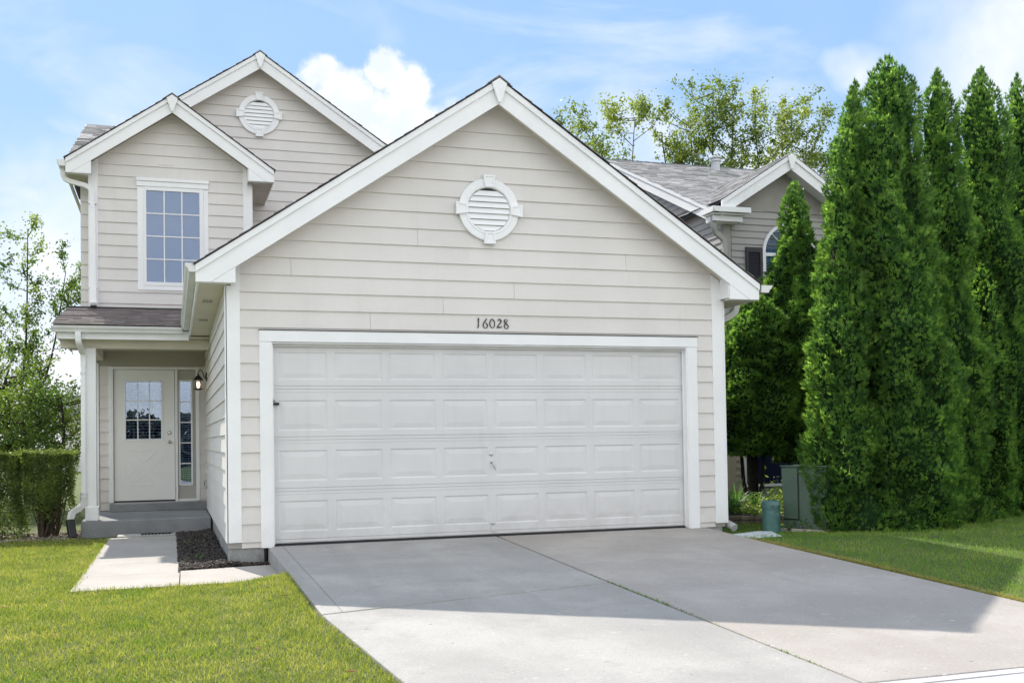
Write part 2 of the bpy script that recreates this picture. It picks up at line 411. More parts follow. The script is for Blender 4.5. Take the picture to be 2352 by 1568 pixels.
def tube(pts, r, k=8, closed_ends=True):
    """rectangular or round tube along points; r float or list"""
    pts = [Vector(p) for p in pts]; rs = r if isinstance(r, (list, tuple)) else [r]*len(pts)
    V = []; F = []; prev = None
    for i, p in enumerate(pts):
        t = (pts[min(i+1, len(pts)-1)]-pts[max(i-1, 0)]).normalized()
        if prev is None:
            a = Vector((0, 0, 1)) if abs(t.z) < .9 else Vector((1, 0, 0)); s = t.cross(a).normalized()
        else: s = (prev-t*prev.dot(t)).normalized()
        prev = s; q = t.cross(s)
        for j in range(k):
            an = 2*math.pi*j/k; V.append(tuple(p+(s*math.cos(an)+q*math.sin(an))*rs[i]))
    for i in range(len(pts)-1):
        for j in range(k): F.append((i*k+j, i*k+(j+1) % k, (i+1)*k+(j+1) % k, (i+1)*k+j))
    if closed_ends: F.append(tuple(range(k))[::-1]); F.append(tuple((len(pts)-1)*k+j for j in range(k)))
    return V, F
def ducttube(pts, wx, wy, side):
    """rectangular-section pipe: side = constant side vector"""
    pts = [Vector(p) for p in pts]; s = Vector(side).normalized(); V = []; F = []
    for i, p in enumerate(pts):
        t = (pts[min(i+1, len(pts)-1)]-pts[max(i-1, 0)]).normalized(); q = t.cross(s).normalized()
        for a, b in ((-1, -1), (-.7, -1), (.7, -1), (1, -1), (1, 1), (.7, 1), (-.7, 1), (-1, 1)):
            rr = 1.0 if abs(a) > .9 else 1.06
            V.append(tuple(p+s*(a*wx/2)+q*(b*wy/2*rr)))
    k = 8
    for i in range(len(pts)-1):
        for j in range(k): F.append((i*k+j, i*k+(j+1) % k, (i+1)*k+(j+1) % k, (i+1)*k+j))
    F.append(tuple(range(k))[::-1]); F.append(tuple((len(pts)-1)*k+j for j in range(k)))
    return V, F
def lathe(prof, cx, cy, k=24, cz=0):
    V = []; F = []
    for (r, z) in prof:
        for j in range(k):
            a = 2*math.pi*j/k; V.append((cx+r*math.cos(a), cy+r*math.sin(a), cz+z))
    for i in range(len(prof)-1):
        for j in range(k): F.append((i*k+j, i*k+(j+1) % k, (i+1)*k+(j+1) % k, (i+1)*k+j))
    F.append(tuple(range(k))[::-1]); F.append(tuple((len(prof)-1)*k+j for j in range(k)))
    return V, F
def smooth_path(pts, sub=4):
    pts = [Vector(p) for p in pts]; out = []
    for i in range(len(pts)-1):
        p0 = pts[max(i-1, 0)]; p1 = pts[i]; p2 = pts[i+1]; p3 = pts[min(i+2, len(pts)-1)]
        for j in range(sub):
            t = j/sub
            out.append(.5*((2*p1)+(-p0+p2)*t+(2*p0-5*p1+4*p2-p3)*t*t+(-p0+3*p1-3*p2+p3)*t**3))
    out.append(pts[-1]); return out

def shingle_parts(o, u, s, nrm, umin, umax, length, exp=.14, seed=0, tab=(.14, .32), th=.009, over=.012):
    """list of (V,F) one per tab. o origin at the eave, u along the eave, s up the slope. umin/umax functions of distance up the slope"""
    rnd = random.Random(seed); o, u, s, nrm = map(Vector, (o, u, s, nrm)); out = []
    k = 0; y = -over
    while y < length-.02:
        a = umin(max(y, 0))+rnd.uniform(-.006, .006); b = umax(max(y, 0))+rnd.uniform(-.006, .006)
        x = a
        y1 = min(y+exp*1.02, length)
        while x < b-.01:
            w = rnd.uniform(*tab); x1 = min(x+w, b)
            if b-x1 < .05: x1 = b
            t0 = th*rnd.uniform(.7, 1.5); dy = rnd.uniform(-.006, .006) if k else 0
            P = lambda uu, ss, nn: tuple(o+u*uu+s*ss+nrm*nn)
            g = .0015
            V = [P(x+g, y+dy, t0), P(x1-g, y+dy, t0), P(x1-g, y1, .002), P(x+g, y1, .002), P(x+g, y+dy, 0), P(x1-g, y+dy, 0), P(x1-g, y1, -.001), P(x+g, y1, -.001)]
            F = [(0, 1, 2, 3), (4, 5, 1, 0), (4, 0, 3, 7), (5, 6, 2, 1)]
            out.append((V, F)); x = x1
        y += exp; k += 1
    return out

# ================================================================== GROUND
def gz(x, y):
    zl = -0.212 + 0.022*min(0, y+3.0)
    tt = min(1, max(0, (-1.42-y)/.35)); tx = min(1, max(0, (x+.75)/.65)); tx = tx*tx*(3-2*tx)
    zl += (-0.046+0.036*min(y, 0)-zl)*tt*tx
    zr = -0.125 - .012*max(0, min(y, 6)); tr_ = min(1, max(0, -y/1.6)); zr += (-.038+.036*min(y, 0)-zr)*tr_*tr_*(3-2*tr_)
    t = min(1, max(0, (x-2.0)/3.0))
    z = zl*(1-t)+zr*t
    if (-.02 if y > -3.6 else .55) < x < 5.02 and -6.5 < y < .35: z -= .16
    if -7.1 < y < -6.4: z = z*(y+7.1)/.7+(-.55)*(1-(y+7.1)/.7)
    if y <= -7.1: z = -.55
    return z
def gznp(x, y):
    return np.array([gz(a, b) for a, b in zip(np.ravel(x), np.ravel(y))]).reshape(np.shape(x))
xs = sorted(set([-400, -150, -70, -40, -25, -16, -11]+[round(-8+.25*i, 3) for i in range(100)]+[17.5, 19, 22, 26, 32, 40, 70, 150, 400]+[-.03, -.01, 5.01, 5.04]))
ys = sorted(set([-400, -100, -30, -12, -8.0, -7.1, -6.6, -6.4]+[round(-6.25+.25*i, 3) for i in range(75)]+[13, 14.5, 17, 20, 25, 32, 45, 70, 120, 220, 600]))
GV = [(x, y, gz(x, y)) for y in ys for x in xs]
nx = len(xs)
GF = [(j*nx+i, j*nx+i+1, (j+1)*nx+i+1, (j+1)*nx+i) for j in range(len(ys)-1) for i in range(nx-1)]
ob('ground', GV, GF, SOIL, kind='structure', fix=False, smooth=True)

# driveway slabs
def dz_(y): return -.020+.036*min(y, 0)
drive = ob('driveway', [(-.05, .10, -.30), (5.05, .10, -.30), (5.05, -6.55, -.50), (-.05, -6.55, -.50)], [(0, 1, 2, 3)], MULCH, kind='structure')
def slab(name, pts, top, th, m, parent, bev=.008):
    k = len(pts); V = [(p[0], p[1], top(p[1])) for p in pts]+[(p[0], p[1], top(p[1])-th) for p in pts]
    F = [tuple(range(k)), tuple(range(2*k-1, k-1, -1))]+[(i, i+k, (i+1) % k+k, (i+1) % k) for i in range(k)]
    return ob(name, V, F, m, parent, bevel=bev)
slab('slab', [(-.06, .10), (2.49, .10), (2.465, -3.185), (-.01, -3.740)], dz_, .16, DRIVE, drive)
slab('slab', [(-.01, -3.772), (2.465, -3.217), (2.49, -6.56), (.33, -6.56), (.16, -5.75)], dz_, .16, DRIVE, drive)
slab('slab', [(2.512, .10), (5.12, .10), (5.05, -1.8), (5.045, -6.56), (2.505, -6.56), (2.487, -3.2)], dz_, .16, DRIVE2, drive)
# shallow scored lines near both sides (recess strips laid as thin dark inset grooves)
ob('scored_line', [(.092, .05, dz_(0)+.004), (.096, .05, dz_(0)+.004), (.147, -3.72, dz_(-3.72)+.004), (.143, -3.72, dz_(-3.72)+.004)], [(0, 1, 2, 3)], mat('groove', (.20, .195, .19), .9), drive, fix=False)
# street
ob('kerb_pan', *extr([(-60, -6.575), (60, -6.575), (60, -6.66), (-60, -6.66)], lambda p: (p[0], p[1], -.259), lambda p: (p[0], p[1], -.40)), GUTC, kind='structure')
ob('gutter_pan', *extr([(-60, -6.675), (60, -6.675), (60, -7.25), (-60, -7.25)], lambda p: (p[0], p[1], -.262-.03*(-6.675-p[1])), lambda p: (p[0], p[1], -.42)), GUTC, kind='structure')
ob('street', *extr([(-80, -7.26), (80, -7.26), (80, -15), (-80, -15)], lambda p: (p[0], p[1], -.275), lambda p: (p[0], p[1], -.5)), STREET, kind='structure')
ob('far_verge', *extr([(-80, -15.02), (80, -15.02), (80, -60), (-80, -60)], lambda p: (p[0], p[1], -.20), lambda p: (p[0], p[1], -.5)), SOIL, kind='structure')
# walkway
walk = ob('walkway', [(-1.86, 4.2, -.25), (-.97, 4.2, -.25), (-.97, -1.3, -.25), (-1.86, -1.3, -.25)], [(0, 1, 2, 3)], MULCH, kind='structure')
wz = lambda y: -.190
we = [-1.42, -.40, .62, 1.95, 3.1, 4.02]
for a, b in zip(we[:-1], we[1:]):
    slab('walk_slab', [(-1.872+.006*(b+1.4), b-.004), (-.955, b-.004), (-.972, a+.004), (-1.885+.008*(a+1.4), a+.004)], wz, .10, WALK, walk, .006)
slab('walk_slab', [(-.948, -.27), (-.03, -.12), (-.045, -1.39), (-.962, -1.415)], wz, .10, WALK, walk, .006)
# mulch bed
bed = ob('mulch_bed', [(-.95, 4.5, -.20), (-.48, 4.5, -.20), (-.48, 0, -.20), (-.07, 0, -.20), (-.07, -.11, -.20), (-.95, -.26, -.20)], [(0, 1, 2, 3, 4, 5)], MULCH, kind='structure')
def rot_boxes(cent, size, yaw_, tilt, rollv):
    """vectorised little boxes"""
    n_ = len(cent); base = np.array([(-.5, -.5, -.5), (.5, -.5, -.5), (.5, .5, -.5), (-.5, .5, -.5), (-.5, -.5, .5), (.5, -.5, .5), (.5, .5, .5), (-.5, .5, .5)])
    P = base[None]*size[:, None, :]
    cy, sy = np.cos(tilt)[:, None], np.sin(tilt)[:, None]
    x, y, z = P[..., 0], P[..., 1], P[..., 2]
    x, z = x*cy-z*sy, x*sy+z*cy
    c, s = np.cos(rollv)[:, None], np.sin(rollv)[:, None]; y, z = y*c-z*s, y*s+z*c
    c, s = np.cos(yaw_)[:, None], np.sin(yaw_)[:, None]; x, y = x*c-y*s, x*s+y*c
    V = np.stack([x, y, z], -1)+cent[:, None, :]
    F = np.array([(0, 3, 2, 1), (4, 5, 6, 7), (0, 1, 5, 4), (1, 2, 6, 5), (2, 3, 7, 6), (3, 0, 4, 7)])
    FF = F[None]+(np.arange(n_)*8)[:, None, None]
    return V.reshape(-1, 3), FF.reshape(-1, 4)
k = 5200
cx = rng.uniform(-.95, -.48, k); cyy = rng.uniform(-.26, 4.5, k)
m2 = rng.random(k) < .14; cx[m2] = rng.uniform(-.48, -.07, m2.sum()); cyy[m2] = rng.uniform(-.15, -.02, m2.sum())
ok = ~((cx > -.95) & (cyy < -.26+(cx+.95)*.17))
cx, cyy = cx[ok], cyy[ok]; k = len(cx)
V, F = rot_boxes(np.stack([cx, cyy, -.192+rng.random(k)*.02+np.exp(-((cx+.5)/.12)**2)*.03], -1), np.stack([rng.uniform(.02, .075, k), rng.uniform(.006, .018, k), rng.uniform(.003, .007, k)], -1), rng.uniform(0, 6.28, k), rng.normal(0, .3, k), rng.normal(0, .35, k))
bigmesh('mulch_chips', V, F, MULCHM, kind='stuff')

# ================================================================== GRASS
def blades(name, X, Y, m, hl=.045, w=.0045, lean=.5, z=None, kind='stuff', parent=None, wvar=.5):
    k = len(X); Z = gznp(X, Y) if z is None else z
    h = hl*rng.uniform(.5, 1.35, k); a = rng.uniform(0, 6.283, k); ln = rng.uniform(0, lean, k)*h; b = rng.uniform(0, 6.283, k)
    ww = w*rng.uniform(1-wvar, 1+wvar, k)
    s = np.stack([np.cos(a), np.sin(a), np.zeros(k)], -1)*ww[:, None]*.5
    B = np.stack([X, Y, Z-.004], -1); dd = np.stack([np.cos(b)*ln, np.sin(b)*ln, h], -1); mid = B+dd*np.array([.35, .35, .62]); tip = B+dd
    V = np.stack([B-s, B+s, mid+s*.8, mid-s*.8, tip], 1).reshape(-1, 3)
    i = np.arange(k)*5
    F = np.concatenate([np.stack([i, i+1, i+2], -1), np.stack([i, i+2, i+3], -1), np.stack([i+3, i+2, i+4], -1)])
    return bigmesh(name, V, F, m, parent, kind)
def fbm(x, y, sc, seed=0):
    r = np.random.default_rng(seed); v = np.zeros_like(x); amp = 1
    for o in range(4):
        for q in range(3):
            a = r.uniform(0, 6.28); f = sc*(2**o)*r.uniform(.7, 1.3); v += amp*np.sin((x*np.cos(a)+y*np.sin(a))*f+r.uniform(0, 6.28))
        amp *= .5
    return v/4
k = 420000
X = rng.uniform(-7.5, .3, k); Y = rng.uniform(-6.5, 4.4, k)
depth = (X+1.04)*.309+(Y+11.39)*.951; hor = (X+1.04)*.951-(Y+11.39)*.309
vis = (hor > -depth*.53) & (depth > 5)
edge_r = np.where(Y > -3.75, -.055, np.where(Y > -5.75, -.01+(-3.75-Y)*.085, .16+(-5.75-Y)*.22))
ok = vis & (X < edge_r+.012*rng.normal(size=k)) & ~((X > -1.885-.012*np.abs(rng.normal(size=k))+.008*(Y+1.4)) & (Y > -1.43-.012*np.abs(rng.normal(size=k)))) & (rng.random(k) < np.clip(9/depth, .3, 1))
ok &= (X < -2.26) | (Y < 4.0)
X, Y = X[ok], Y[ok]
blades('lawn_grass', X, Y, GRASS, .034, .0048, 1.25)
k = 2600; pc = rng.integers(0, 26, k); cxs = rng.uniform(-4.6, -.3, 26); cys = rng.uniform(-6.2, -1.6, 26)
blades('lawn_weeds', cxs[pc]+rng.normal(0, .13, k), np.minimum(cys[pc]+rng.normal(0, .13, k), -1.5), GRASSR, .030, .009, 1.8)
# longer tufts along edges
k = 2600
t = rng.random(k); side = rng.integers(0, 3, k)
X = np.where(side == 0, -1.86+rng.normal(0, .012, k), np.where(side == 1, -1.9+1.85*t, -.07+rng.normal(0, .012, k)))
Y = np.where(side == 0, -1.4+5.0*t, np.where(side == 1, -1.435+rng.normal(0, .012, k), -1.45-2.3*t))
blades('edge_grass', X, Y, GRASS, .052, .0045, 1.3)
k = 170000
X = rng.uniform(5.0, 13, k); Y = rng.uniform(-6.5, 3.5, k)
depth = (X+1.04)*.309+(Y+11.39)*.951; hor = (X+1.04)*.951-(Y+11.39)*.309
ok = (hor < depth*.50) & (X > 5.06+.012*rng.normal(size=k)) & ~((X < 5.42) & (Y > -.02))
ok &= ~((X > 6.12) & (X < 6.72) & (Y > -.12) & (Y < .5)) & (rng.random(k) < np.clip(9/depth, .35, 1))
X, Y = X[ok], Y[ok]
blades('side_lawn_grass', X, Y, GRASSR, .034, .0048, 1.25)
k = 9000
Y = rng.uniform(-6.3, -.9, k); X = 5.075+np.abs(rng.normal(0, .035, k))+.03*np.exp(-((Y+3)/.8)**2)
blades('dry_edge_grass', X, Y, DRYG, .035, .005, 1.2)
# tufts in the drive joint
k = 900
Y = np.concatenate([rng.uniform(-6.4, -2.6, k//2), rng.normal(-4.3, .3, k//4), rng.normal(-3.6, .2, k//4)]); X = 2.497+rng.normal(0, .007, len(Y))-.02*np.exp(-((Y+3.2)/.6)**2)
msk = rng.random(len(Y)) < (.35+.65*(np.sin(Y*7.3)+np.sin(Y*3.1+1) > .5)); X, Y = X[msk], Y[msk]
blades('joint_weeds', X, Y, GRASSR, .018, .004, 1.2, z=np.array([dz_(v)-.006 for v in Y]))
k = 260
t = rng.random(k); X = .0+2.45*t; Y = -3.755+.555*t+rng.normal(0, .004, k); mm = np.abs(np.sin(X*5)) > .8; X, Y = X[mm], Y[mm]
blades('joint_weeds', X, Y, GRASSR, .012, .003, 1.2, z=np.array([dz_(v)-.006 for v in Y]))
# a few leaves fallen on the lawn
lf = []
for i in range(26):
    x, y = random.uniform(-4.2, 0), random.uniform(-6, -1.6)
    a = random.uniform(0, 6.28); L_, W_ = random.uniform(.02, .045), random.uniform(.012, .02); z = gz(x, y)+.038
    c_, s_ = math.cos(a), math.sin(a)
    lf.append(([(x-c_*L_, y-s_*L_, z), (x+s_*W_, y-c_*W_, z+.008), (x+c_*L_, y+s_*L_, z+.004), (x-s_*W_, y+c_*W_, z+.010)], [(0, 1, 2, 3)]))
multi('fallen_leaves', lf, mat('rust_leaf', (.28, .10, .035), .8, .2, 20), kind='stuff', fix=False)
# ================================================================== THE HOUSE
H = thing('house', 'beige lap-sided two-storey house with white trim and a wide front garage, number 16028', 'house', (2.45, 0, 0))
EXP = .1884
GC, GH, GZ, GS = 2.49, 3.27, 2.907, .672     # garage gable centre, half span, rake tip height, slope
grz = lambda x: GZ+GS*(GH-abs(x-GC))
F0 = front(0.0)
# garage front wall
gpoly = [(-.33, -.02), (5.24, -.02), (5.24, grz(5.24)-.20), (GC, grz(GC)-.20), (-.33, grz(-.33)-.20)]
gw = slabp('garage_wall', [(-.478, -.02), (5.385, -.02), (5.385, 2.8), (5.24, grz(5.24)-.21), (GC, grz(GC)-.21), (-.33, grz(-.33)-.21), (-.478, 2.8)], F0, -.10, -.001, SHEATH, H)
# (opening is covered by the door built in front of a dark recess: cut the wall into pieces instead of one sheet)
bpy.data.objects.remove(gw)
def wall_with_hole(name, pieces, fr, w0, w1, m, parent):
    return multi(name, [extr(p, lambda q: fr(q[0], q[1], w0), lambda q: fr(q[0], q[1], w1)) for p in pieces], m, parent)
gw = wall_with_hole('garage_wall', [[(-.47, -.02), (-.03, -.02), (-.03, 2.2), (-.47, 2.2)], [(4.9, -.02), (5.38, -.02), (5.38, 2.2), (4.9, 2.2)],
     [(-.47, 2.2), (5.38, 2.2), (5.38, 2.78), (GC, grz(GC)-.21), (-.47, 2.78)]], F0, -.10, -.001, SHEATH, H)
hole = (-.12, 5.03, -.1, 2.262)
siding(gw, F0, gpoly, .229-.1884*3+.1884*2-.0, EXP, SIDING, holes=[hole], joints=[(1.596, 3.275), (.205, 2.925), (2.715, 2.762), (1.876, 2.592), (1.053, 2.39), (4.116, 3.061)])
# garage side wall (faces left)
L0 = left(-.463)
sw = box('side_wall', -.463, -.37, .02, 8.2, -.02, 2.75, SHEATH, H)
siding(sw, L0, [(.0, .03), (6.73, .03), (6.73, 2.74), (.0, 2.74)], .041, EXP, SIDING, joints=[(2.69, 1.5), (4.8, .88), (3.65, .745), (2.5, .55), (1.46, .36), (2.2, 1.9), (1.2, 1.12), (3.3, 2.3)])
box('side_wall', 5.29, 5.385, .02, 8.2, -.02, 2.75, SIDING, H)
box('back_wall', -.46, 5.38, 8.2, 8.3, -.02, 3.2, SIDING, H)
# foundation
box('foundation', -.458, -.10, .012, .35, -.30, .035, CONC, H, bevel=.006)
box('foundation', -.455, -.36, .35, 6.9, -.30, .028, CONC, H)
box('foundation', 5.05, 5.345, .012, 8.2, -.35, .02, CONC, H, bevel=.006)
box('foundation', -.105, -.075, .03, .35, -.30, .0, BLACKP, H)
# corner boards
box('corner_board', -.478, -.33, -.022, .0, .04, 2.735, TRIM, H, bevel=.003)
box('corner_board', -.486, -.4635, -.022, .10, .04, 2.735, TRIM, H, bevel=.003)
slabp('corner_board', [(-.42, 2.735), (-.33, 2.735), (-.33, grz(-.33)-.21), (-.39, grz(-.39)-.21), (-.42, 2.9)], F0, 0, .022, TRIM, H)
slabp('corner_board', [(5.24, .024), (5.385, .024), (5.385, 2.76), (5.345, grz(5.345)-.215), (5.24, grz(5.24)-.215)], F0, 0, .022, TRIM, H, bevel=.003)
box('corner_board', 5.386, 5.408, -.022, .10, .024, 2.75, TRIM, H)
# rake fascia of a gable (board + shingle mould + keystone), generic
def rake(cx, half, zt, s, y, drop, boxL, boxR, m=TRIM, lx=None, key=True, thick=.022, moulding=.075):
    zf = lambda x: zt+s*(half-abs(x-cx))
    fr = front(y)
    xl = cx-half if lx is None else lx; xr = cx+half
    zbl = boxL[1] if boxL else -9; zbr = boxR[1] if boxR else -9
    def lim(x, zb): return x if zf(x)-drop > zb else (x+(zb-(zf(x)-drop))/s*(1 if x < cx else -1))
    li, ri = lim(xl, zbl), lim(xr, zbr)
    slabp('rake_board', [(xl, zf(xl)-.005), (cx, zf(cx)-.005), (cx, zf(cx)-drop), (li, zf(li)-drop)]+([(xl, zbl)] if li != xl else []), fr, -.004, thick, m, H, bevel=.002)
    slabp('rake_board', [(cx, zf(cx)-.005), (xr, zf(xr)-.005)]+([(xr, zbr)] if ri != xr else [])+[(ri, zf(ri)-drop), (cx, zf(cx)-drop)], fr, -.004, thick, m, H, bevel=.002)
    slabp('rake_moulding', [(xl, zf(xl)), (cx, zf(cx)), (cx, zf(cx)-moulding), (xl, zf(xl)-moulding)], fr, thick+.0015, thick+.022, m, H, bevel=.002)
    slabp('rake_moulding', [(cx, zf(cx)), (xr, zf(xr)), (xr, zf(xr)-moulding), (cx, zf(cx)-moulding)], fr, thick+.0015, thick+.022, m, H, bevel=.002)
    if boxL:
        x2, zb = boxL
        slabp('eave_box', [(li+.004, zb), (x2, zb), (x2, zf(x2)-drop-.001)], fr, -.02, thick-.002, m, H, bevel=.002)
        box('eave_box_bottom', xl, x2, y+.006, y+.10, zb+.002, zb+.012, m, H)
    if boxR:
        x2, zb = boxR
        slabp('eave_box', [(x2, zb), (ri-.004, zb), (x2, zf(x2)-drop-.001)], fr, -.02, thick-.002, m, H, bevel=.002)
        box('eave_box_bottom', x2, xr, y+.006, y+.10, zb+.002, zb+.012, m, H)
    if key:
        w = .088
        slabp('keystone', [(cx, zf(cx)+.004), (cx-w, zf(cx-w)+.004), (cx-.016, zf(cx)-drop+.006), (cx+.016, zf(cx)-drop+.006), (cx+w, zf(cx+w)+.004)], fr, thick+.024, thick+.050, m, H, bevel=.004)
    return zf
YR = -.23
rake(GC, GH, GZ, GS, YR, .275, (-.383, 2.733), (5.365, 2.716))
# rake soffit strips (under the overhang)
def rake_soffit(cx, half, zt, s, y0, y1, dv, lx=None, m=SOFFIT):
    zf = lambda x: zt+s*(half-abs(x-cx))-dv
    xl = cx-half+.38 if lx is None else lx
    for a, b in ((xl, cx), (cx, cx+half-.40)):
        V, F = extr([(a, zf(a)), (b, zf(b)), (b, zf(b)+.02), (a, zf(a)+.02)], lambda p: (p[0], y0, p[1]), lambda p: (p[0], y1, p[1])); ob('rake_soffit', V, F, m, H)
rake_soffit(GC, GH, GZ, GS, YR+.003, .02, .205)
# roofs
def roof(name, cx, half, zt, s, y0, y1, lx=None, rx=None, sh=SHINGLE, exp=.14, seed=1, tabw=(.16, .34), th=.010):
    zf = lambda x: zt+s*(half-abs(x-cx))
    xl = cx-half if lx is None else lx; xr = cx+half if rx is None else rx
    deck = multi(name, [extr([(xl, zf(xl)+.003), (cx, zf(cx)+.003), (cx, zf(cx)-.010), (xl, zf(xl)-.010)], lambda p: (p[0], y0, p[1]), lambda p: (p[0], y1, p[1])),
                        extr([(cx, zf(cx)+.003), (xr, zf(xr)+.003), (xr, zf(xr)-.010), (cx, zf(cx)-.010)], lambda p: (p[0], y0, p[1]), lambda p: (p[0], y1, p[1]))], DARK, H)
    parts = []
    ln = (cx-xl)*math.sqrt(1+s*s); c = 1/math.sqrt(1+s*s)
    parts += shingle_parts((xl, y1, zf(xl)+.004), (0, -1, 0), (c, 0, s*c), (-s*c, 0, c), lambda v: 0, lambda v: y1-y0+.018, ln, exp, seed, tabw, th)
    ln = (xr-cx)*math.sqrt(1+s*s)
    parts += shingle_parts((xr, y0, zf(xr)+.004), (0, 1, 0), (-c, 0, s*c), (s*c, 0, c), lambda v: -.018, lambda v: y1-y0, ln, exp, seed+1, tabw, th)
    multi('shingles', parts, sh, deck, kind='stuff', fix=False)
    # ridge caps
    rc = []
    y = y0-.02; rnd = random.Random(seed)
    while y < y1:
        b = min(y+.30, y1); z = zf(cx)+.012; w = .13
        rc.append(([(cx-w, y, z-w*s+.012), (cx, y, z+.016), (cx+w, y, z-w*s+.012), (cx-w, b, z-w*s+.002), (cx, b, z+.004), (cx+w, b, z-w*s+.002), (cx-w, y, z-w*s), (cx, y, z), (cx+w, y, z-w*s)],
                   [(0, 1, 4, 3), (1, 2, 5, 4), (6, 7, 1, 0), (7, 8, 2, 1)])); y += .2
    multi('ridge_cap', rc, sh, deck, kind='stuff', fix=False)
    return deck
roof('garage_roof', GC, GH+.012, GZ+.004, GS, YR-.045, 8.4, seed=3, tabw=(.3, .6))
# eave along the left side: fascia, soffit, gutter, tilting slightly down towards the back
def ybox(name, x0, x1, y0, y1, z0a, z1a, z0b, z1b, m, parent, **k):
    V = [(x0, y0, z0a), (x1, y0, z0a), (x1, y1, z0b), (x0, y1, z0b), (x0, y0, z1a), (x1, y0, z1a), (x1, y1, z1b), (x0, y1, z1b)]
    return ob(name, V, BF, m, parent, **k)
ybox('eave_fascia', -.765, -.745, YR+.10, 4.42, 2.733, 2.90, 2.628, 2.86, TRIM, H, bevel=.002)
ybox('eave_soffit', -.744, -.464, YR+.10, 4.42, 2.742, 2.752, 2.640, 2.650, SOFFIT, H)
ybox('frieze_board', -.480, -.4635, .02, 4.6, 2.66, 2.741, 2.56, 2.639, TRIMW, H)
box('eave_fascia', 5.765, 5.785, YR+.10, 8.2, 2.716, 2.88, TRIM, H)
box('eave_soffit', 5.39, 5.764, YR+.10, 8.2, 2.722, 2.732, SOFFIT, H)
box('box_side', 5.352, 5.364, YR-.001, -.0225, 2.735, 2.975, TRIM, H)
box('eave_soffit', 5.365, 5.765, YR+.10, .02, 2.7165, 2.7215, SOFFIT, H)
def gutter(name, ya, yb, xin, sgn, za, zb, h=.088, w=.115, label=None):
    """K-style gutter running along Y; xin inner edge, sgn direction outwards"""
    prof = [(0, 0), (w*.66, 0), (w*.74, h*.35), (w*.92, h*.62), (w, h*.9), (w, h), (w-.012, h), (w-.014, h*.9), (w*.64, .006), (.004, .006), (.004, h), (0, h)]
    V = []; F = []; k = len(prof)
    for y, z in ((ya, za), (yb, zb)):
        V += [(xin+sgn*p[0], y, z+p[1]) for p in prof]
    F = [(i, (i+1) % k, (i+1) % k+k, i+k) for i in range(k)]
    g = ob(name, V, F, GUTTER, H, smooth=False)
    # end cap
    cap = [(0, 0), (w*.66, 0), (w*.74, h*.35), (w*.92, h*.62), (w, h*.9), (w, h), (0, h)]
    V, F = extr(cap, lambda p: (xin+sgn*p[0], ya-.004, za+p[1]), lambda p: (xin+sgn*p[0], ya+.004, za+p[1])); ob('end_cap', V, F, GUTTER, g)
    return g
gutter('gutter', YR-.025, 4.30, -.767, -1, 2.832, 2.700)
gutter('gutter', YR-.025, 8.2, 5.789, 1, 2.808, 2.79, w=.155)
# soffit vents
for yv in (.95, 2.55):
    zv = 2.742-.102*(yv+.13)/4.55
    v = box('soffit_vent', -.68, -.56, yv, yv+.33, zv-.006, zv-.001, SOFFIT, H)
    for i in range(7): box('vent_slot', -.672+.0165*i, -.664+.0165*i, yv+.05, yv+.28, zv-.0075, zv-.0055, mat('slot', (.12, .11, .09), .8) if yv < 1 and i == 0 else MATS['slot'], v)
# garage door casing + stops
fr = front(-.002)
slabp('garage_casing', [(-.135, -.025), (-.012, -.025), (-.012, 2.150), (-.135, 2.150)], front(-.0), .0, .028, TRIM, H, bevel=.003)
slabp('garage_casing', [(4.892, -.025), (5.025, -.025), (5.025, 2.150), (4.892, 2.150)], front(-.0), .0, .028, TRIM, H, bevel=.003)
slabp('garage_casing', [(-.135, 2.152), (5.032, 2.152), (5.032, 2.272), (-.135, 2.272)], front(-.0), .0, .030, TRIM, H, bevel=.003)
slabp('drip_cap', [(-.14, 2.2735), (5.037, 2.2735), (5.037, 2.281), (-.14, 2.281)], front(0), .0, .036, DARK, H)
box('garage_jamb', -.012, .003, -.02, .125, -.02, 2.148, TRIM, H)
box('garage_jamb', 4.877, 4.892, -.02, .125, -.02, 2.148, TRIM, H)
box('garage_jamb', -.011, 4.891, -.016, .125, 2.133, 2.149, TRIMW, H)
box('door_stop', .0035, .017, .045, .062, 0, 2.132, TRIM, H); box('door_stop', 4.858, 4.8765, .040, .057, 0, 2.132, TRIM, H)
box('door_stop', .018, 4.857, .035, .060, 2.108, 2.1325, TRIMW, H)
# ------------------------------------------------------------ garage door
YD = .07
gd = box('garage_door', -.005, 4.885, YD+.012, YD+.05, .005, 2.15, GDOOR, H)
fr = front(YD+.012)
seams = [.012, .557, 1.105, 1.652, 2.150]
pz = [(.128, .452), (.668, .995), (1.207, 1.536), (1.757, 2.05)]
X0, PW, PP = .062, .523, .605
pm = None
def raised():
    w, h = PW, .327
    rings = [(0, 0), (.012, -.0075), (.018, -.0078), (.072, -.001)]
    V = []; F = []
    for ins, dep in rings:
        V += [(ins, -dep, ins), (w-ins, -dep, ins), (w-ins, -dep, h-ins), (ins, -dep, h-ins)]
    for i in range(3):
        for j in range(4): F.append((i*4+j, i*4+(j+1) % 4, (i+1)*4+(j+1) % 4, (i+1)*4+j))
    F.append((12, 13, 14, 15)); return V, F
rv, rf = raised()
me = bpy.data.meshes.new('raised_panel'); me.from_pydata(rv, [], rf); me.update(); me.materials.append(GDOOR)
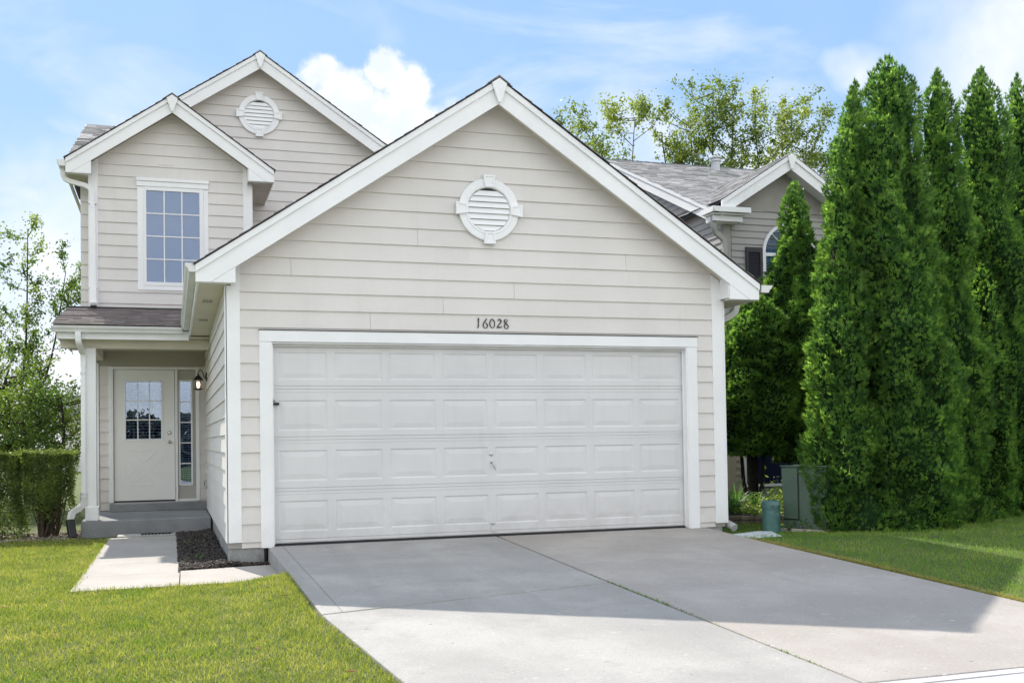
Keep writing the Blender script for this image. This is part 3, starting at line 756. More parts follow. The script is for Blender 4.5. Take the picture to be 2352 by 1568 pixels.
for r_, (s0, s1) in enumerate(zip(seams[:-1], seams[1:])):
    a, b = s0+.0025, s1-.0025; W0, Wf = 0, .012; pieces = []
    p0, p1 = pz[r_]; p1 = p0+.327*(1 if r_ < 3 else .9)
    def P(x0, x1, z0, z1, w=Wf): pieces.append(extr([(x0, z0), (x1, z0), (x1, z1), (x0, z1)], lambda q: fr(q[0], q[1], 0), lambda q: fr(q[0], q[1], w)))
    P(-.003, 4.883, a, a+.030, .0085); P(-.003, 4.883, a+.030, a+.036, .004)
    P(-.003, 4.883, b-.030, b, .0085) if r_ < 3 else P(-.003, 4.883, b-.03, b)
    P(-.003, 4.883, b-.036, b-.030, .004)
    P(-.003, 4.883, a+.036, p0); P(-.003, 4.883, p1, b-.036)
    xe = [-.003]+[v for i in range(8) for v in (X0+PP*i, X0+PP*i+PW)]+[4.883]
    for i in range(0, len(xe), 2): P(xe[i], xe[i+1], p0, p1)
    sec = multi('door_section', pieces, GDOOR, gd)
    for i in range(8):
        o = bpy.data.objects.new('raised_panel', me); C.objects.link(o); o.parent = gd
        o.location = Vector((X0+PP*i, YD, p0))-ORG[H]; o.scale = (1, 1, 1 if r_ < 3 else .9)
box('weather_seal', -.003, 4.883, YD-.002, YD+.03, -.022, .004, BLACKP, gd)
# door hardware
V, F = lathe([(.021, 0), (.021, .006), (.015, .010), (.006, .0115)], 0, 0, 20)
ob('lock', [(2.436+v[0], YD-v[2], .912+v[1]) for v in V], F, CHROME, gd, smooth=False)
V, F = lathe([(.019, 0), (.018, .008), (.010, .012)], 0, 0, 16); 
hn = ob('pull_handle', [(2.440+v[0]*.8, YD-v[2], .825+v[1]*1.35) for v in V], F, CHROME, gd)
V, F = tube([(2.443, YD-.012, .820), (2.447, YD-.03, .815), (2.458, YD-.032, .785), (2.472, YD-.03, .745), (2.478, YD-.028, .733)], [.007, .010, .008, .006, .005]); ob('lever', V, F, CHROME, hn, smooth=True)
br = box('bottom_bracket', 2.418, 2.468, YD-.007, YD+.002, .035, .122, GDOOR, gd, bevel=.004); box('bracket_lip', 2.416, 2.470, YD-.012, YD, .120, .126, mat('grey_lip', (.2, .2, .2), .5), br)
for z in (.052, .105):
    V, F = lathe([(.007, 0), (.004, .004)], 0, 0, 10); ob('bolt', [(2.443+v[0], YD-.007-v[2], z+v[1]) for v in V], F, CHROME, br)
lt = box('side_latch', -.010, .010, YD-.05, YD-.02, 1.468, 1.555, BLACKM, H); box('latch_arm', .004, .072, YD-.055, YD-.022, 1.478, 1.508, BLACKM, lt, bevel=.006); box('latch_tab', .0, .030, YD-.055, YD-.03, 1.518, 1.528, BLACKM, lt)
# ------------------------------------------------------------ round gable vent
def roundvent(cx, y, cz, sc):
    v = thing('x', '', ''); bpy.data.objects.remove(v)
    f = lambda p, w: (cx+p[0]*sc, y-w*sc, cz+p[1]*sc)
    k = 56; V = []; F = []
    prof = [(.355, 0), (.355, .030), (.349, .036), (.283, .036), (.278, .043), (.258, .040), (.252, .030), (.248, .004)]
    for r_, w in prof:
        for j in range(k): a = 2*math.pi*j/k; V.append(f((r_*math.cos(a), r_*math.sin(a)), w))
    for i in range(len(prof)-1):
        for j in range(k): F.append((i*k+j, i*k+(j+1) % k, (i+1)*k+(j+1) % k, (i+1)*k+j))
    root = ob('gable_vent', V, F, TRIM, H, smooth=False)
    disc = [(.25*math.cos(2*math.pi*j/40), .25*math.sin(2*math.pi*j/40)) for j in range(40)]
    ob('vent_back', *extr(disc, lambda p: f(p, 0), lambda p: f(p, .002)), DARK, root)
    z = -.205
    for i in range(7):
        z0 = -.238+.066*i; z1 = z0+.066
        def hw(z): return math.sqrt(max(.2495**2-z*z, 0.0004))
        a0, a1 = hw(max(min(z0, .245), -.245)), hw(max(min(z1, .245), -.245))
        V = [f((-a0, z0), .030), (f((a0, z0), .030)), f((a1, z1-.004), .008), f((-a1, z1-.004), .008), f((-a0, z0+.012), .022), f((a0, z0+.012), .022), f((-a0, z0), .012), f((a0, z0), .012)]
        ob('louvre', V, [(0, 1, 2, 3), (0, 6, 7, 1), (6, 7, 2, 3)], TRIM, root)
    for q in range(4):
        an = q*math.pi/2; c, s = math.cos(an), math.sin(an)
        rt_ = lambda p: (p[0]*c-p[1]*s, p[0]*s+p[1]*c)
        ks = [(-.050, .252), (.050, .252), (.072, .392), (-.072, .392)]
        V = [f(rt_(p), .02) for p in ks]+[f(rt_(p), .062) for p in ks]
        ins = [(-.032, .275), (.032, .275), (.050, .370), (-.050, .370)]
        V += [f(rt_(p), .062) for p in ins]+[f(rt_((p[0]*.9, .3225+(p[1]-.3225)*.9)), .055) for p in ins]
        F = [(3, 2, 1, 0)]+[(i, (i+1) % 4, (i+1) % 4+4, i+4) for i in range(4)]+[(i+4, (i+1) % 4+4, (i+1) % 4+8, i+8) for i in range(4)]+[(i+8, (i+1) % 4+8, (i+1) % 4+12, i+12) for i in range(4)]+[(12, 13, 14, 15)]
        ob('keystone', V, F, TRIM, root, bevel=.0)
roundvent(2.421, -.014, 3.681, 1.0)
# ------------------------------------------------------------ house number 16028 (brush style numerals)
num = box('number_backing', 2.27, 2.275, -.0162, -.0160, 2.40, 2.402, SIDING, H)
U = .1155/300   # metres per crop pixel (numeral height 300 px in the enlargement)
def stroke(pts, ws, name='numeral'):
    P_ = smooth_path([(p[0], p[1], 0) for p in pts], 5); n_ = len(P_)
    W_ = []
    for i in range(n_):
        t = i/(n_-1)*(len(ws)-1); a = int(min(t, len(ws)-2)); W_.append(ws[a]+(ws[a+1]-ws[a])*(t-a))
    V = []; F = []
    mp = lambda x, y: (2.262+(x-742)*U*.985, 2.4475-(y-375)*U+.004)
    for i, p in enumerate(P_):
        t = (P_[min(i+1, n_-1)]-P_[max(i-1, 0)]).normalized(); q = Vector((-t.y, t.x, 0))*W_[i]*.54
        for sg in (1, -1):
            x, z = mp(p.x+sg*q.x, p.y+sg*q.y)
            V += [(x, -.026, z), (x, -.0145, z)]
    for i in range(n_-1):
        a = i*4
        F += [(a, a+4, a+6, a+2), (a, a+1, a+5, a+4), (a+2, a+6, a+7, a+3), (a+1, a+3, a+7, a+5)]
    F += [(0, 2, 3, 1), ((n_-1)*4, (n_-1)*4+1, (n_-1)*4+3, (n_-1)*4+2)]
    return V, F
bpy.data.objects.remove(num)
NUMERALS = {'1': [([(770, 428), (800, 388), (812, 382)], [6, 20, 10]), ([(806, 385), (795, 480), (792, 560), (795, 620), (775, 655), (752, 676)], [26, 24, 22, 28, 26, 4])],
  '6': [([(1055, 378), (1030, 425), (985, 480), (950, 540), (940, 590), (955, 635), (985, 665), (1020, 672), (1060, 650), (1075, 600), (1060, 550), (1015, 502)], [8, 30, 26, 24, 26, 22, 18, 16, 22, 28, 24, 6])],
  '0': [([(1215, 395), (1180, 430), (1155, 490), (1152, 560), (1175, 620), (1225, 660), (1275, 630), (1300, 560), (1298, 490), (1270, 430), (1215, 395)], [16, 20, 26, 26, 22, 16, 22, 20, 16, 22, 18])],
  '2': [([(1392, 438), (1415, 410), (1455, 400), (1495, 425), (1500, 470), (1465, 530), (1410, 585), (1380, 640), (1372, 672)], [8, 16, 20, 26, 28, 26, 24, 20, 10]), ([(1375, 650), (1420, 636), (1470, 642), (1505, 632), (1522, 605)], [24, 30, 32, 22, 5])],
  '8': [([(1678, 408), (1645, 400), (1612, 420), (1605, 465), (1635, 510), (1690, 550), (1725, 600), (1710, 655), (1665, 675), (1615, 650), (1602, 600), (1630, 540), (1680, 470), (1718, 405)], [10, 16, 20, 22, 20, 22, 26, 22, 18, 22, 26, 22, 16, 6])]}
nb = None
V, F = [], []
for ch in '16028':
    mlt = [stroke(p, w) for p, w in NUMERALS[ch]]
    multi('numeral', mlt, BLACKM, H, fix=False)

# ------------------------------------------------------------ entrance: front wall, door, sidelight
YW = 6.73
FW = front(YW)
ew = wall_with_hole('entry_wall', [[(-2.25, -.02), (-1.90, -.02), (-1.90, 3.3), (-2.25, 3.3)], [(-.63, -.02), (-.464, -.02), (-.464, 3.3), (-.63, 3.3)], [(-1.90, 2.31), (-.63, 2.31), (-.63, 3.3), (-1.90, 3.3)], [(-1.90, -.02), (-.63, -.02), (-.63, .14), (-1.90, .14)]], FW, -.12, -.001, SHEATH, H)
siding(ew, FW, [(-2.11, .03), (-.464, .03), (-.464, 2.352), (-2.11, 2.352)], .165+EXP-.376-.0, EXP, SIDING, holes=[(-1.96, -.58, .02, 2.345)])
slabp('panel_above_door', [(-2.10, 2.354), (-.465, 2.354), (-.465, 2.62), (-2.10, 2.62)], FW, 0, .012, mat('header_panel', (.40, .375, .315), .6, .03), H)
box('corner_board', -2.265, -2.12, YW-.022, YW-.001, .02, 2.40, TRIM, H, bevel=.003)
# unit casing
box('door_casing', -1.972, -1.905, YW-.035, YW-.001, .148, 2.345, TRIM, H, bevel=.006)
box('door_casing', -.632, -.573, YW-.035, YW-.001, .148, 2.345, TRIM, H, bevel=.006)
box('door_casing', -1.904, -.633, YW-.033, YW-.001, 2.305, 2.345, TRIM, H, bevel=.004)
box('door_mullion', -.958, -.915, YW-.033, YW+.03, .150, 2.304, TRIM, H, bevel=.004)
box('threshold', -1.9, -.60, YW-.06, YW+.02, .135, .152, mat('alloy_sill', (.5, .5, .5), .35, metal=.6), H)
box('threshold_shadow', -1.895, -.96, YW+.001, YW+.02, .153, .175, BLACKP, H)
yd = YW+.012
def framed(name, x0, x1, z0, z1, gx0, gx1, gz0, gz1, y, th, m, parent):
    pcs = []
    for a, b, c, d_ in ((x0, gx0, z0, z1), (gx1, x1, z0, z1), (gx0, gx1, z0, gz0), (gx0, gx1, gz1, z1)):
        pcs.append((boxv(a, b, y, y+th, c, d_), BF))
    return multi(name, pcs, m, parent)
dr = framed('front_door', -1.897, -.965, .178, 2.300, -1.715, -1.175, 1.172, 2.105, yd, .045, FDOOR, H)
def lite(parent, x0, x1, z0, z1, fw_, y, nx, nz, m=TRIM, gm=GLASS, mw=.018, bl=.025):
    f = framed('lite_frame', x0, x1, z0, z1, x0+fw_, x1-fw_, z0+fw_, z1-fw_, y-.012, .02, m, parent)
    for o in (f,): md = o.modifiers.new('bevel', 'BEVEL'); md.width = .004; md.segments = 2; md.limit_method = 'ANGLE'
    gx0, gx1, gz0, gz1 = x0+fw_, x1-fw_, z0+fw_, z1-fw_
    pcs = []
    for i in range(1, nx):
        x = gx0+(gx1-gx0)*i/nx; pcs.append((boxv(x-mw/2, x+mw/2, y+.006, y+.016, gz0, gz1), BF))
    for i in range(1, nz):
        z = gz0+(gz1-gz0)*i/nz; pcs.append((boxv(gx0, gx1, y+.0065, y+.0155, z-mw/2, z+mw/2), BF))
    for v in pcs: ob('muntin', v[0], v[1], WHITEV, parent)
    ob('pane', boxv(gx0, gx1, y+.018, y+.021, gz0, gz1), BF, gm, parent)
    if bl:
        zz = gz0; pcs = []
        while zz < gz1:
            pcs.append(([(gx0-.01, y+.045, zz), (gx1+.01, y+.045, zz), (gx1+.01, y+.062, zz+.010), (gx0-.01, y+.062, zz+.010)], [(0, 1, 2, 3)])); zz += bl
        multi('blind_slats', pcs, BLIND, parent, fix=False)
        for fx in (.22, .78):
            x = gx0+(gx1-gx0)*fx
            ob('blind_cord', boxv(x-.002, x+.002, y+.040, y+.042, gz0, gz1), BF, BLIND, parent)
    return f
lite(dr, -1.747, -1.143, 1.145, 2.132, .030, yd, 3, 3, bl=.052)
# embossed X panels in the lower door
def tri(pts):
    c = (sum(p[0] for p in pts)/3, sum(p[1] for p in pts)/3)
    sh = lambda p, f: (c[0]+(p[0]-c[0])*f, c[1]+(p[1]-c[1])*f)
    V = [(*[p[0]], yd-.0005, p[1]) for p in pts]
    V = [(p[0], yd-.0004, p[1]) for p in pts]+[(sh(p, .93)[0], yd-.0045, sh(p, .93)[1]) for p in pts]+[(sh(p, .70)[0], yd-.0015, sh(p, .70)[1]) for p in pts]
    F = [(i, (i+1) % 3, (i+1) % 3+3, i+3) for i in range(3)]+[(i+3, (i+1) % 3+3, (i+1) % 3+6, i+6) for i in range(3)]+[(6, 7, 8)]
    ob('embossed_panel', V, F, FDOOR, dr, fix=True)
X1, X2, Z1, Z2 = -1.735, -1.155, .42, .985; mx, mz = (X1+X2)/2, (Z1+Z2)/2
tri([(X1+.07, Z2), (X2-.07, Z2), (mx, mz+.07)]); tri([(X1+.07, Z1), (X2-.07, Z1), (mx, mz-.07)])
tri([(X1, Z1+.09), (X1, Z2-.09), (mx-.11, mz)]); tri([(X2, Z1+.09), (X2, Z2-.09), (mx+.11, mz)])
for z, r1 in ((1.267, .033), (1.118, .030)):
    V, F = lathe([(r1, 0), (r1, .006), (r1*.75, .012), (r1*.55, .03 if z < 1.2 else .016), (r1*.8, .045 if z < 1.2 else .02), (r1*.6, .06 if z < 1.2 else .022)], 0, 0, 20)
    ob('door_knob' if z < 1.2 else 'deadbolt', [(-1.046+v[0], yd-v[2], z+v[1]) for v in V], F, CHROME, dr, smooth=True)
sl = framed('sidelight', -.914, -.633, .152, 2.303, -.885, -.70, .43, 2.11, YW+.012, .04, SIDEP, H)
lite(sl, -.902, -.682, .400, 2.137, .026, YW+.008, 1, 5, bl=.030)
box('sidelight_sill', -.913, -.634, YW-.02, YW+.01, .153, .185, TRIM, H)
box('interior', -2.2, -.5, YW+.5, YW+.55, 0, 2.4, ROOM, H)
box('interior', -2.2, -2.15, YW+.12, YW+.5, 0, 2.4, ROOM, H); box('interior', -.5, -.45, YW+.12, YW+.5, 0, 2.4, ROOM, H)
box('interior', -2.2, -.5, YW+.12, YW+.5, 2.4, 2.45, ROOM, H); box('interior', -2.2, -.5, YW+.12, YW+.5, .0, .12, ROOM, H)
box('doorbell', -.622, -.600, YW-.045, YW-.034, .985, 1.055, TRIM, H, bevel=.005)
# outlet box on the side wall
b_ = box('outlet_box', -.515, -.478, 6.18, 6.32, .37, .50, mat('grey_plastic', (.45, .45, .44), .5), H, bevel=.008)
box('outlet_cover', -.522, -.5155, 6.20, 6.30, .40, .485, DARK, b_)
# lantern
lp = ob('wall_lantern', *lathe([(.0, 0), (.045, .0), (.05, .01), (.03, .025), (.015, .03)], 0, 0, 20), BLACKM, H)
for v in lp.data.vertices: x, y, z = v.co+ORG[H]; v.co = Vector((-.478-z, 5.75+x, 2.13+y*1.5))-ORG[H]
V, F = tube(smooth_path([(-.485, 5.75, 2.10), (-.52, 5.75, 2.12), (-.545, 5.75, 2.20), (-.575, 5.75, 2.235), (-.605, 5.75, 2.215), (-.612, 5.75, 2.175)], 4), .007, 8); ob('bracket', V, F, BLACKM, lp, smooth=True)
LX, LY = -.612, 5.75
V, F = lathe([(.006, 2.185), (.014, 2.17), (.012, 2.155), (.035, 2.135), (.078, 2.085), (.080, 2.075), (.066, 2.072)], LX, LY, 8); ob('lantern_cap', V, F, BLACKM, lp)
V, F = lathe([(.050, 2.071), (.046, 1.945)], LX, LY, 8); ob('lantern_glass', V, F[:8], LGLASS, lp, fix=False)
V, F = lathe([(.062, 1.946), (.066, 1.936), (.060, 1.928), (.020, 1.918)], LX, LY, 8); ob('lantern_base', V, F, BLACKM, lp)
for q in range(4):
    a = math.pi/4+q*math.pi/2
    V, F = tube([(LX+.052*math.cos(a), LY+.052*math.sin(a), 2.074), (LX+.050*math.cos(a), LY+.050*math.sin(a), 1.944)], .0045, 6); ob('lantern_bar', V, F, BLACKM, lp)
V, F = lathe([(.008, 1.95), (.012, 1.97), (.024, 2.0), (.022, 2.03), (.008, 2.05)], LX, LY, 12); ob('bulb', V, F, BULB, lp, smooth=True)
# ------------------------------------------------------------ porch
pb = ob('porch_floor', *extr([(-2.236, 4.505), (-.480, 4.505), (-.480, 6.729), (-2.236, 6.729)], lambda p: (p[0], p[1], -.32), lambda p: (p[0], p[1], .018)), PORCH, H, bevel=.012)
box('door_step', -1.957, -.481, 6.44, 6.728, .019, .142, PORCH, H, bevel=.008)
po = box('porch_post', -2.173, -2.033, 4.605, 4.745, .019, 2.462, TRIM, H, bevel=.004)
box('post_plinth', -2.187, -2.006, 4.590, 4.760, .0195, .215, TRIM, po, bevel=.006)
slabp('porch_beam', [(-2.50, 2.460), (-.481, 2.460), (-.481, 2.60), (-2.50, 2.60)], front(4.74), 0, .11, SOFFIT, H, bevel=.003)
box('porch_beam', -2.165, -2.045, 4.742, 6.70, 2.44, 2.60, SOFFIT, H)
box('porch_ceiling', -2.50, -.481, 4.42, 6.73, 2.605, 2.625, SOFFIT, H)
box('porch_soffit', -2.50, -.76, 4.415, 4.625, 2.590, 2.602, SOFFIT, H)
box('porch_fascia', -2.508, -.768, 4.395, 4.413, 2.568, 2.70, TRIM, H, bevel=.003)
box('porch_fascia', -2.527, -2.509, 4.395, 6.72, 2.575, 2.77, TRIM, H)
# porch gutter runs along X
def xgutter(x0, x1, yin, z, h=.085, w=.10):
    prof = [(0, 0), (w*.66, 0), (w*.74, h*.35), (w*.92, h*.62), (w, h*.9), (w, h), (w-.012, h), (w-.014, h*.9), (w*.64, .006), (.004, .006), (.004, h), (0, h)]; k = len(prof)
    V = [(x, yin-p[0], z+p[1]) for x in (x0, x1) for p in prof]
    g = ob('gutter', V, [(i, (i+1) % k, (i+1) % k+k, i+k) for i in range(k)], GUTTER, H)
    cap = [(0, 0), (w*.66, 0), (w*.74, h*.35), (w*.92, h*.62), (w, h*.9), (w, h), (0, h)]
    for x in (x0, x1):
        V, F = extr(cap, lambda p: (x-.003, yin-p[0], z+p[1]), lambda p: (x+.003, yin-p[0], z+p[1])); ob('end_cap', V, F, GUTTER, g)
    return g
xgutter(-2.585, -.86, 4.392, 2.660)
# porch roof: individual shingles
ps = .213; c = 1/math.sqrt(1+ps*ps)
z0r = 2.764
deck = ob('porch_roof', [(-2.56, 4.32, z0r-.02), (-.50, 4.32, z0r-.02), (-.50, 6.73, z0r-.02+ps*2.41), (-2.56, 6.73, z0r-.02+ps*2.41), (-2.56, 4.32, z0r-.001), (-.50, 4.32, z0r-.001), (-.50, 6.73, z0r-.001+ps*2.41), (-2.56, 6.73, z0r-.001+ps*2.41)], BF, DARK, H)
ob('roof_end', [(-2.5265, 4.42, 2.77), (-2.5265, 6.73, 2.77), (-2.5265, 6.73, z0r-.03+ps*2.41), (-2.5265, 4.42, z0r-.02)], [(0, 1, 2, 3)], TRIM, H, fix=False)
for V, F in shingle_parts((-2.585, 4.30, z0r), (1, 0, 0), (0, c, ps*c), (0, -ps*c, c), lambda s: 0, lambda s: 1.80, 2.43/c, .150, 11, (.17, .36), .013):
    ob('shingle', V, F, SHINGLE, deck, fix=False)
box('roof_flashing', -2.56, -.48, 6.700, 6.728, 3.265, 3.31, DARK, H)
# ------------------------------------------------------------ upper bump-out
BC, BH, BZ, BS = -.965, 1.612, 5.615, .700
bz = lambda x: BZ+BS*(BH-abs(x-BC))
bw = slabp('upper_wall', [(-2.25, 3.2), (.30, 3.2), (.30, bz(.30)-.22), (BC, bz(BC)-.22), (-2.25, bz(-2.25)-.22)], FW, -.10, -.001, SHEATH, H)
siding(bw, FW, [(-2.12, 3.285), (.16, 3.285), (.16, bz(.16)-.215), (BC, bz(BC)-.215), (-2.12, bz(-2.12)-.215)], 3.285-.10, EXP, SIDING, holes=[(-1.515, -.405, 3.60, 5.30)])
for a, b in ((-2.265, -2.12), (.16, .313)):
    m_ = (a+b)/2
    slabp('corner_board', [(a, 3.29), (b, 3.29), (b, bz(b)-.22), (a, bz(a)-.22)], FW, 0, .022, TRIM, H, bevel=.003)
box('upper_side_wall', .20, .30, 6.74, 8.3, 3.0, 5.5, SIDING, H); box('upper_side_wall', -2.25, -2.15, 6.74, 8.3, 3.0, 5.5, SIDING, H)
YB = YW-.28
rake(BC, BH, BZ, BS, YB, .275, (-2.20, 5.392), (.238, 5.425))
rake_soffit(BC, BH, BZ, BS, YB+.003, YW+.01, .205)
box('box_side', .226, .237, YB, YW-.024, 5.43, 5.66, TRIM, H)
roof('upper_roof', BC, BH+.012, BZ+.004, BS, YB-.045, 9.4, seed=13, tabw=(.2, .4))
box('eave_fascia', .628, .645, YB+.1, 8.2, 5.425, 5.60, TRIM, H); box('eave_soffit', .31, .627, YB+.1, 8.2, 5.43, 5.445, SOFFIT, H)
box('eave_fascia', -2.575, -2.558, YB+.1, 7.2, 5.392, 5.58, TRIM, H); box('eave_soffit', -2.557, -2.26, YB+.1, 7.2, 5.400, 5.41, SOFFIT, H)
gutter('gutter', YB-.02, 7.0, -2.582, -1, 5.49, 5.48, h=.10, w=.13)
# upper window
wn = box('window', -1.40, -.50, YW-.005, YW-.0025, 3.70, 5.25, CURT, H)
box('window_head', -1.537, -.392, YW-.060, YW-.001, 5.385, 5.437, TRIM, wn, bevel=.008)
box('window_head', -1.530, -.400, YW-.045, YW-.001, 5.300, 5.384, TRIM, wn, bevel=.006)
box('window_casing', -1.518, -1.426, YW-.026, YW-.001, 3.60, 5.299, TRIM, wn, bevel=.003)
box('window_casing', -.482, -.405, YW-.026, YW-.001, 3.60, 5.299, TRIM, wn, bevel=.003)
box('window_sill', -1.4255, -.4825, YW-.03, YW-.001, 3.60, 3.675, TRIM, wn, bevel=.004)
fr_ = framed('window_frame', -1.4255, -.4825, 3.676, 5.299, -1.382, -.546, 3.735, 5.238, YW-.034, .028, WHITEV, wn)
for i in (1, 2):
    x = -1.382+.836*i/3; ob('muntin', boxv(x-.009, x+.009, YW-.026, YW-.017, 3.735, 5.238), BF, WHITEV, fr_)
for i in (1, 2, 3):
    z = 3.735+1.503*i/4; ob('muntin', boxv(-1.382, -.546, YW-.0255, YW-.0175, z-.009, z+.009), BF, WHITEV, fr_)
ob('pane', boxv(-1.383, -.545, YW-.014, YW-.010, 3.734, 5.239), BF, GLASSU, fr_)
# ------------------------------------------------------------ main body, big gable
MY = 8.2
MC, MH, MZ, MS = .562, 3.1, 6.066, .667
mzf = lambda x: MZ+MS*(MH-abs(x-MC))
FM = front(MY)
mw = slabp('main_gable_wall', [(-2.2, 3.2), (3.5, 3.2), (3.5, mzf(3.5)-.22), (MC, mzf(MC)-.22), (-1.3, mzf(-1.3)-.22), (-2.2, 5.9)], FM, -.10, -.001, SHEATH, H)
siding(mw, FM, [(-1.3, 4.4), (3.5, 4.4), (3.5, mzf(3.5)-.215), (MC, mzf(MC)-.215), (-1.3, mzf(-1.3)-.215)], 4.4-.02, EXP, SIDING)
rake(MC, MH, MZ, MS, MY-.25, .285, None, None, lx=-1.35)
rake_soffit(MC, MH, MZ, MS, MY-.247, MY+.01, .215, lx=-1.35)
roof('main_gable_roof', MC, MH+.012, MZ+.004, MS, MY-.295, 11.4, lx=-1.36, seed=23, tabw=(.3, .6))
roundvent(.556, MY-.014, 7.075, 1.04)
# main body front-sloping roof and the strip of wall at the far left
s2 = .412; c2 = 1/math.sqrt(1+s2*s2)
def zmain(y): return 5.66+s2*(y-6.75)
mr = ob('main_roof', [(-2.6, 6.75, zmain(6.75)-.05), (6.0, 6.75, zmain(6.75)-.05), (6.0, 11.46, zmain(11.46)-.05), (-2.6, 11.46, zmain(11.46)-.05), (-2.6, 6.75, zmain(6.75)), (6.0, 6.75, zmain(6.75)), (6.0, 11.46, zmain(11.46)), (-2.6, 11.46, zmain(11.46))], BF, DARK, H)
bpy.data.objects.remove(mr)
mr = multi('main_roof', [extr([(6.75, zmain(6.75)), (11.46, zmain(11.46)), (16.17, zmain(6.75)), (16.17, zmain(6.75)-.1), (11.46, zmain(11.46)-.1), (6.75, zmain(6.75)-.1)], lambda p: (-2.6, p[0], p[1]), lambda p: (-1.2, p[0], p[1])),
                         extr([(8.9, zmain(8.9)), (11.46, zmain(11.46)), (16.17, zmain(6.75)), (8.9, zmain(6.75)-.1)], lambda p: (-1.2, p[0], p[1]), lambda p: (5.4, p[0], p[1]))], DARK, H)
multi('shingles', shingle_parts((-2.612, 6.73, zmain(6.73)+.004), (1, 0, 0), (0, c2, s2*c2), (0, -s2*c2, c2), lambda s: 0, lambda s: 2.2, 4.74/c2, .150, 31, (.17, .36), .014), SHINGLE_L, mr, kind='stuff', fix=False)
multi('shingles', shingle_parts((2.4, 8.9, zmain(8.9)+.004), (1, 0, 0), (0, c2, s2*c2), (0, -s2*c2, c2), lambda s: 0, lambda s: 3.0, 2.56/c2, .150, 33, (.2, .4), .012), SHINGLE_L, mr, kind='stuff', fix=False)
lw = box('left_wall_strip', -2.40, -2.27, 7.0, 16, 0, 5.55, SHEATH, H)
siding(lw, front(7.0), [(-2.40, 2.6), (-2.262, 2.6), (-2.262, 5.42), (-2.40, 5.42)], 2.6, .2045, SIDING)
box('main_body', -2.39, 5.3, 8.32, 14.5, -.05, 5.6, SHEATH, H)
box('roof_end_board', -2.64, -2.601, 6.9, 11.4, zmain(6.9)-.2, zmain(6.9)-.15, TRIM, H); 
V, F = extr([(6.9, zmain(6.9)-.18), (11.46, zmain(11.46)-.18), (11.46, zmain(11.46)), (6.9, zmain(6.9))], lambda p: (-2.615, p[0], p[1]), lambda p: (-2.601, p[0], p[1])); ob('rake_board', V, F, TRIM, H)
V, F = lathe([(.10, 0), (.10, .16), (.185, .17), (.175, .215), (.11, .245), (.0, .255)], -2.08, 11.8, 24, cz=zmain(11.1)-.02); ob('roof_ventilator', V, F, BLACKM, H, smooth=True)
# ------------------------------------------------------------ downspouts
def pipe(name, pts, w=.062, d=.078, side=(1, 0, 0), m=None, parent=H, smooth=True):
    V, F = ducttube(smooth_path(pts, 5) if smooth else pts, w, d, side); return ob(name, V, F, m or TRIM, parent)
# upper
u = pipe('downspout', [(-2.635, 6.62, 5.49), (-2.630, 6.62, 5.40), (-2.60, 6.64, 5.335), (-2.54, 6.655, 5.305), (-2.46, 6.66, 5.285), (-2.36, 6.665, 5.262), (-2.28, 6.67, 5.24), (-2.225, 6.672, 5.19), (-2.205, 6.675, 5.10), (-2.2, 6.675, 4.9)], .08, .07, (0, 1, 0))
pipe('downspout', [(-2.2, 6.675, 4.92), (-2.197, 6.675, 4.2), (-2.193, 6.675, 3.62)], .088, .068, (1, 0, 0), smooth=False)
pipe('downspout', [(-2.193, 6.672, 3.63), (-2.190, 6.665, 3.42), (-2.187, 6.655, 3.36), (-2.185, 6.62, 3.335)], .098, .072, (1, 0, 0))
box('pipe_mouth', -2.232, -2.138, 6.575, 6.624, 3.29, 3.318, DARK, H)
for z in (4.98, 3.62): box('pipe_strap', -2.26, -2.135, 6.636, 6.712, z-.018, z+.018, TRIM, H, bevel=.003)
# porch one
pipe('downspout', [(-2.245, 4.34, 2.66), (-2.245, 4.345, 2.58), (-2.235, 4.37, 2.51), (-2.215, 4.50, 2.43), (-2.20, 4.575, 2.385), (-2.198, 4.60, 2.30), (-2.198, 4.60, 2.2)], .072, .066, (1, 0, 0))
pipe('downspout', [(-2.199, 4.60, 2.22), (-2.202, 4.60, .40)], .060, .066, (1, 0, 0), smooth=False)
pipe('downspout', [(-2.202, 4.60, .42), (-2.204, 4.60, .30), (-2.225, 4.58, .235), (-2.28, 4.52, .19), (-2.335, 4.46, .155), (-2.355, 4.43, .10), (-2.362, 4.42, .04)], .07, .07, (.55, -.83, 0), m=GUTTER)
for z in (2.10, .36): box('pipe_strap', -2.238, -2.166, 4.562, 4.606, z-.02, z+.02, GUTTER, H, bevel=.003)
pipe('drain_boot', [(-2.365, 4.42, .055), (-2.352, 4.40, -.05), (-2.325, 4.36, -.19)], .10, .095, (1, .3, 0), m=BLACKP)
# right side
pipe('downspout', [(5.85, .45, 2.80), (5.85, .47, 2.70), (5.83, .50, 2.64), (5.74, .56, 2.58), (5.62, .62, 2.545), (5.50, .68, 2.51), (5.44, .70, 2.46), (5.435, .70, 2.38), (5.435, .70, 2.2)], .075, .075, (0, 1, 0), m=TRIM)
pipe('downspout', [(5.435, .70, 2.22), (5.435, .70, .1)], .06, .08, (1, 0, 0), smooth=False)
rb = []
for i in range(9):
    t = i/8; x = 5.40+.07*t; y = .28-.34*t; z = .03-.07*t*t
    rb += [(x, y, z)]
V, F = tube(smooth_path(rb, 4), [.045+.006*(i % 2) for i in range(33)], 14); ob('ribbed_drain_hose', V, F, mat('grey_hose', (.36, .36, .35), .5), H)
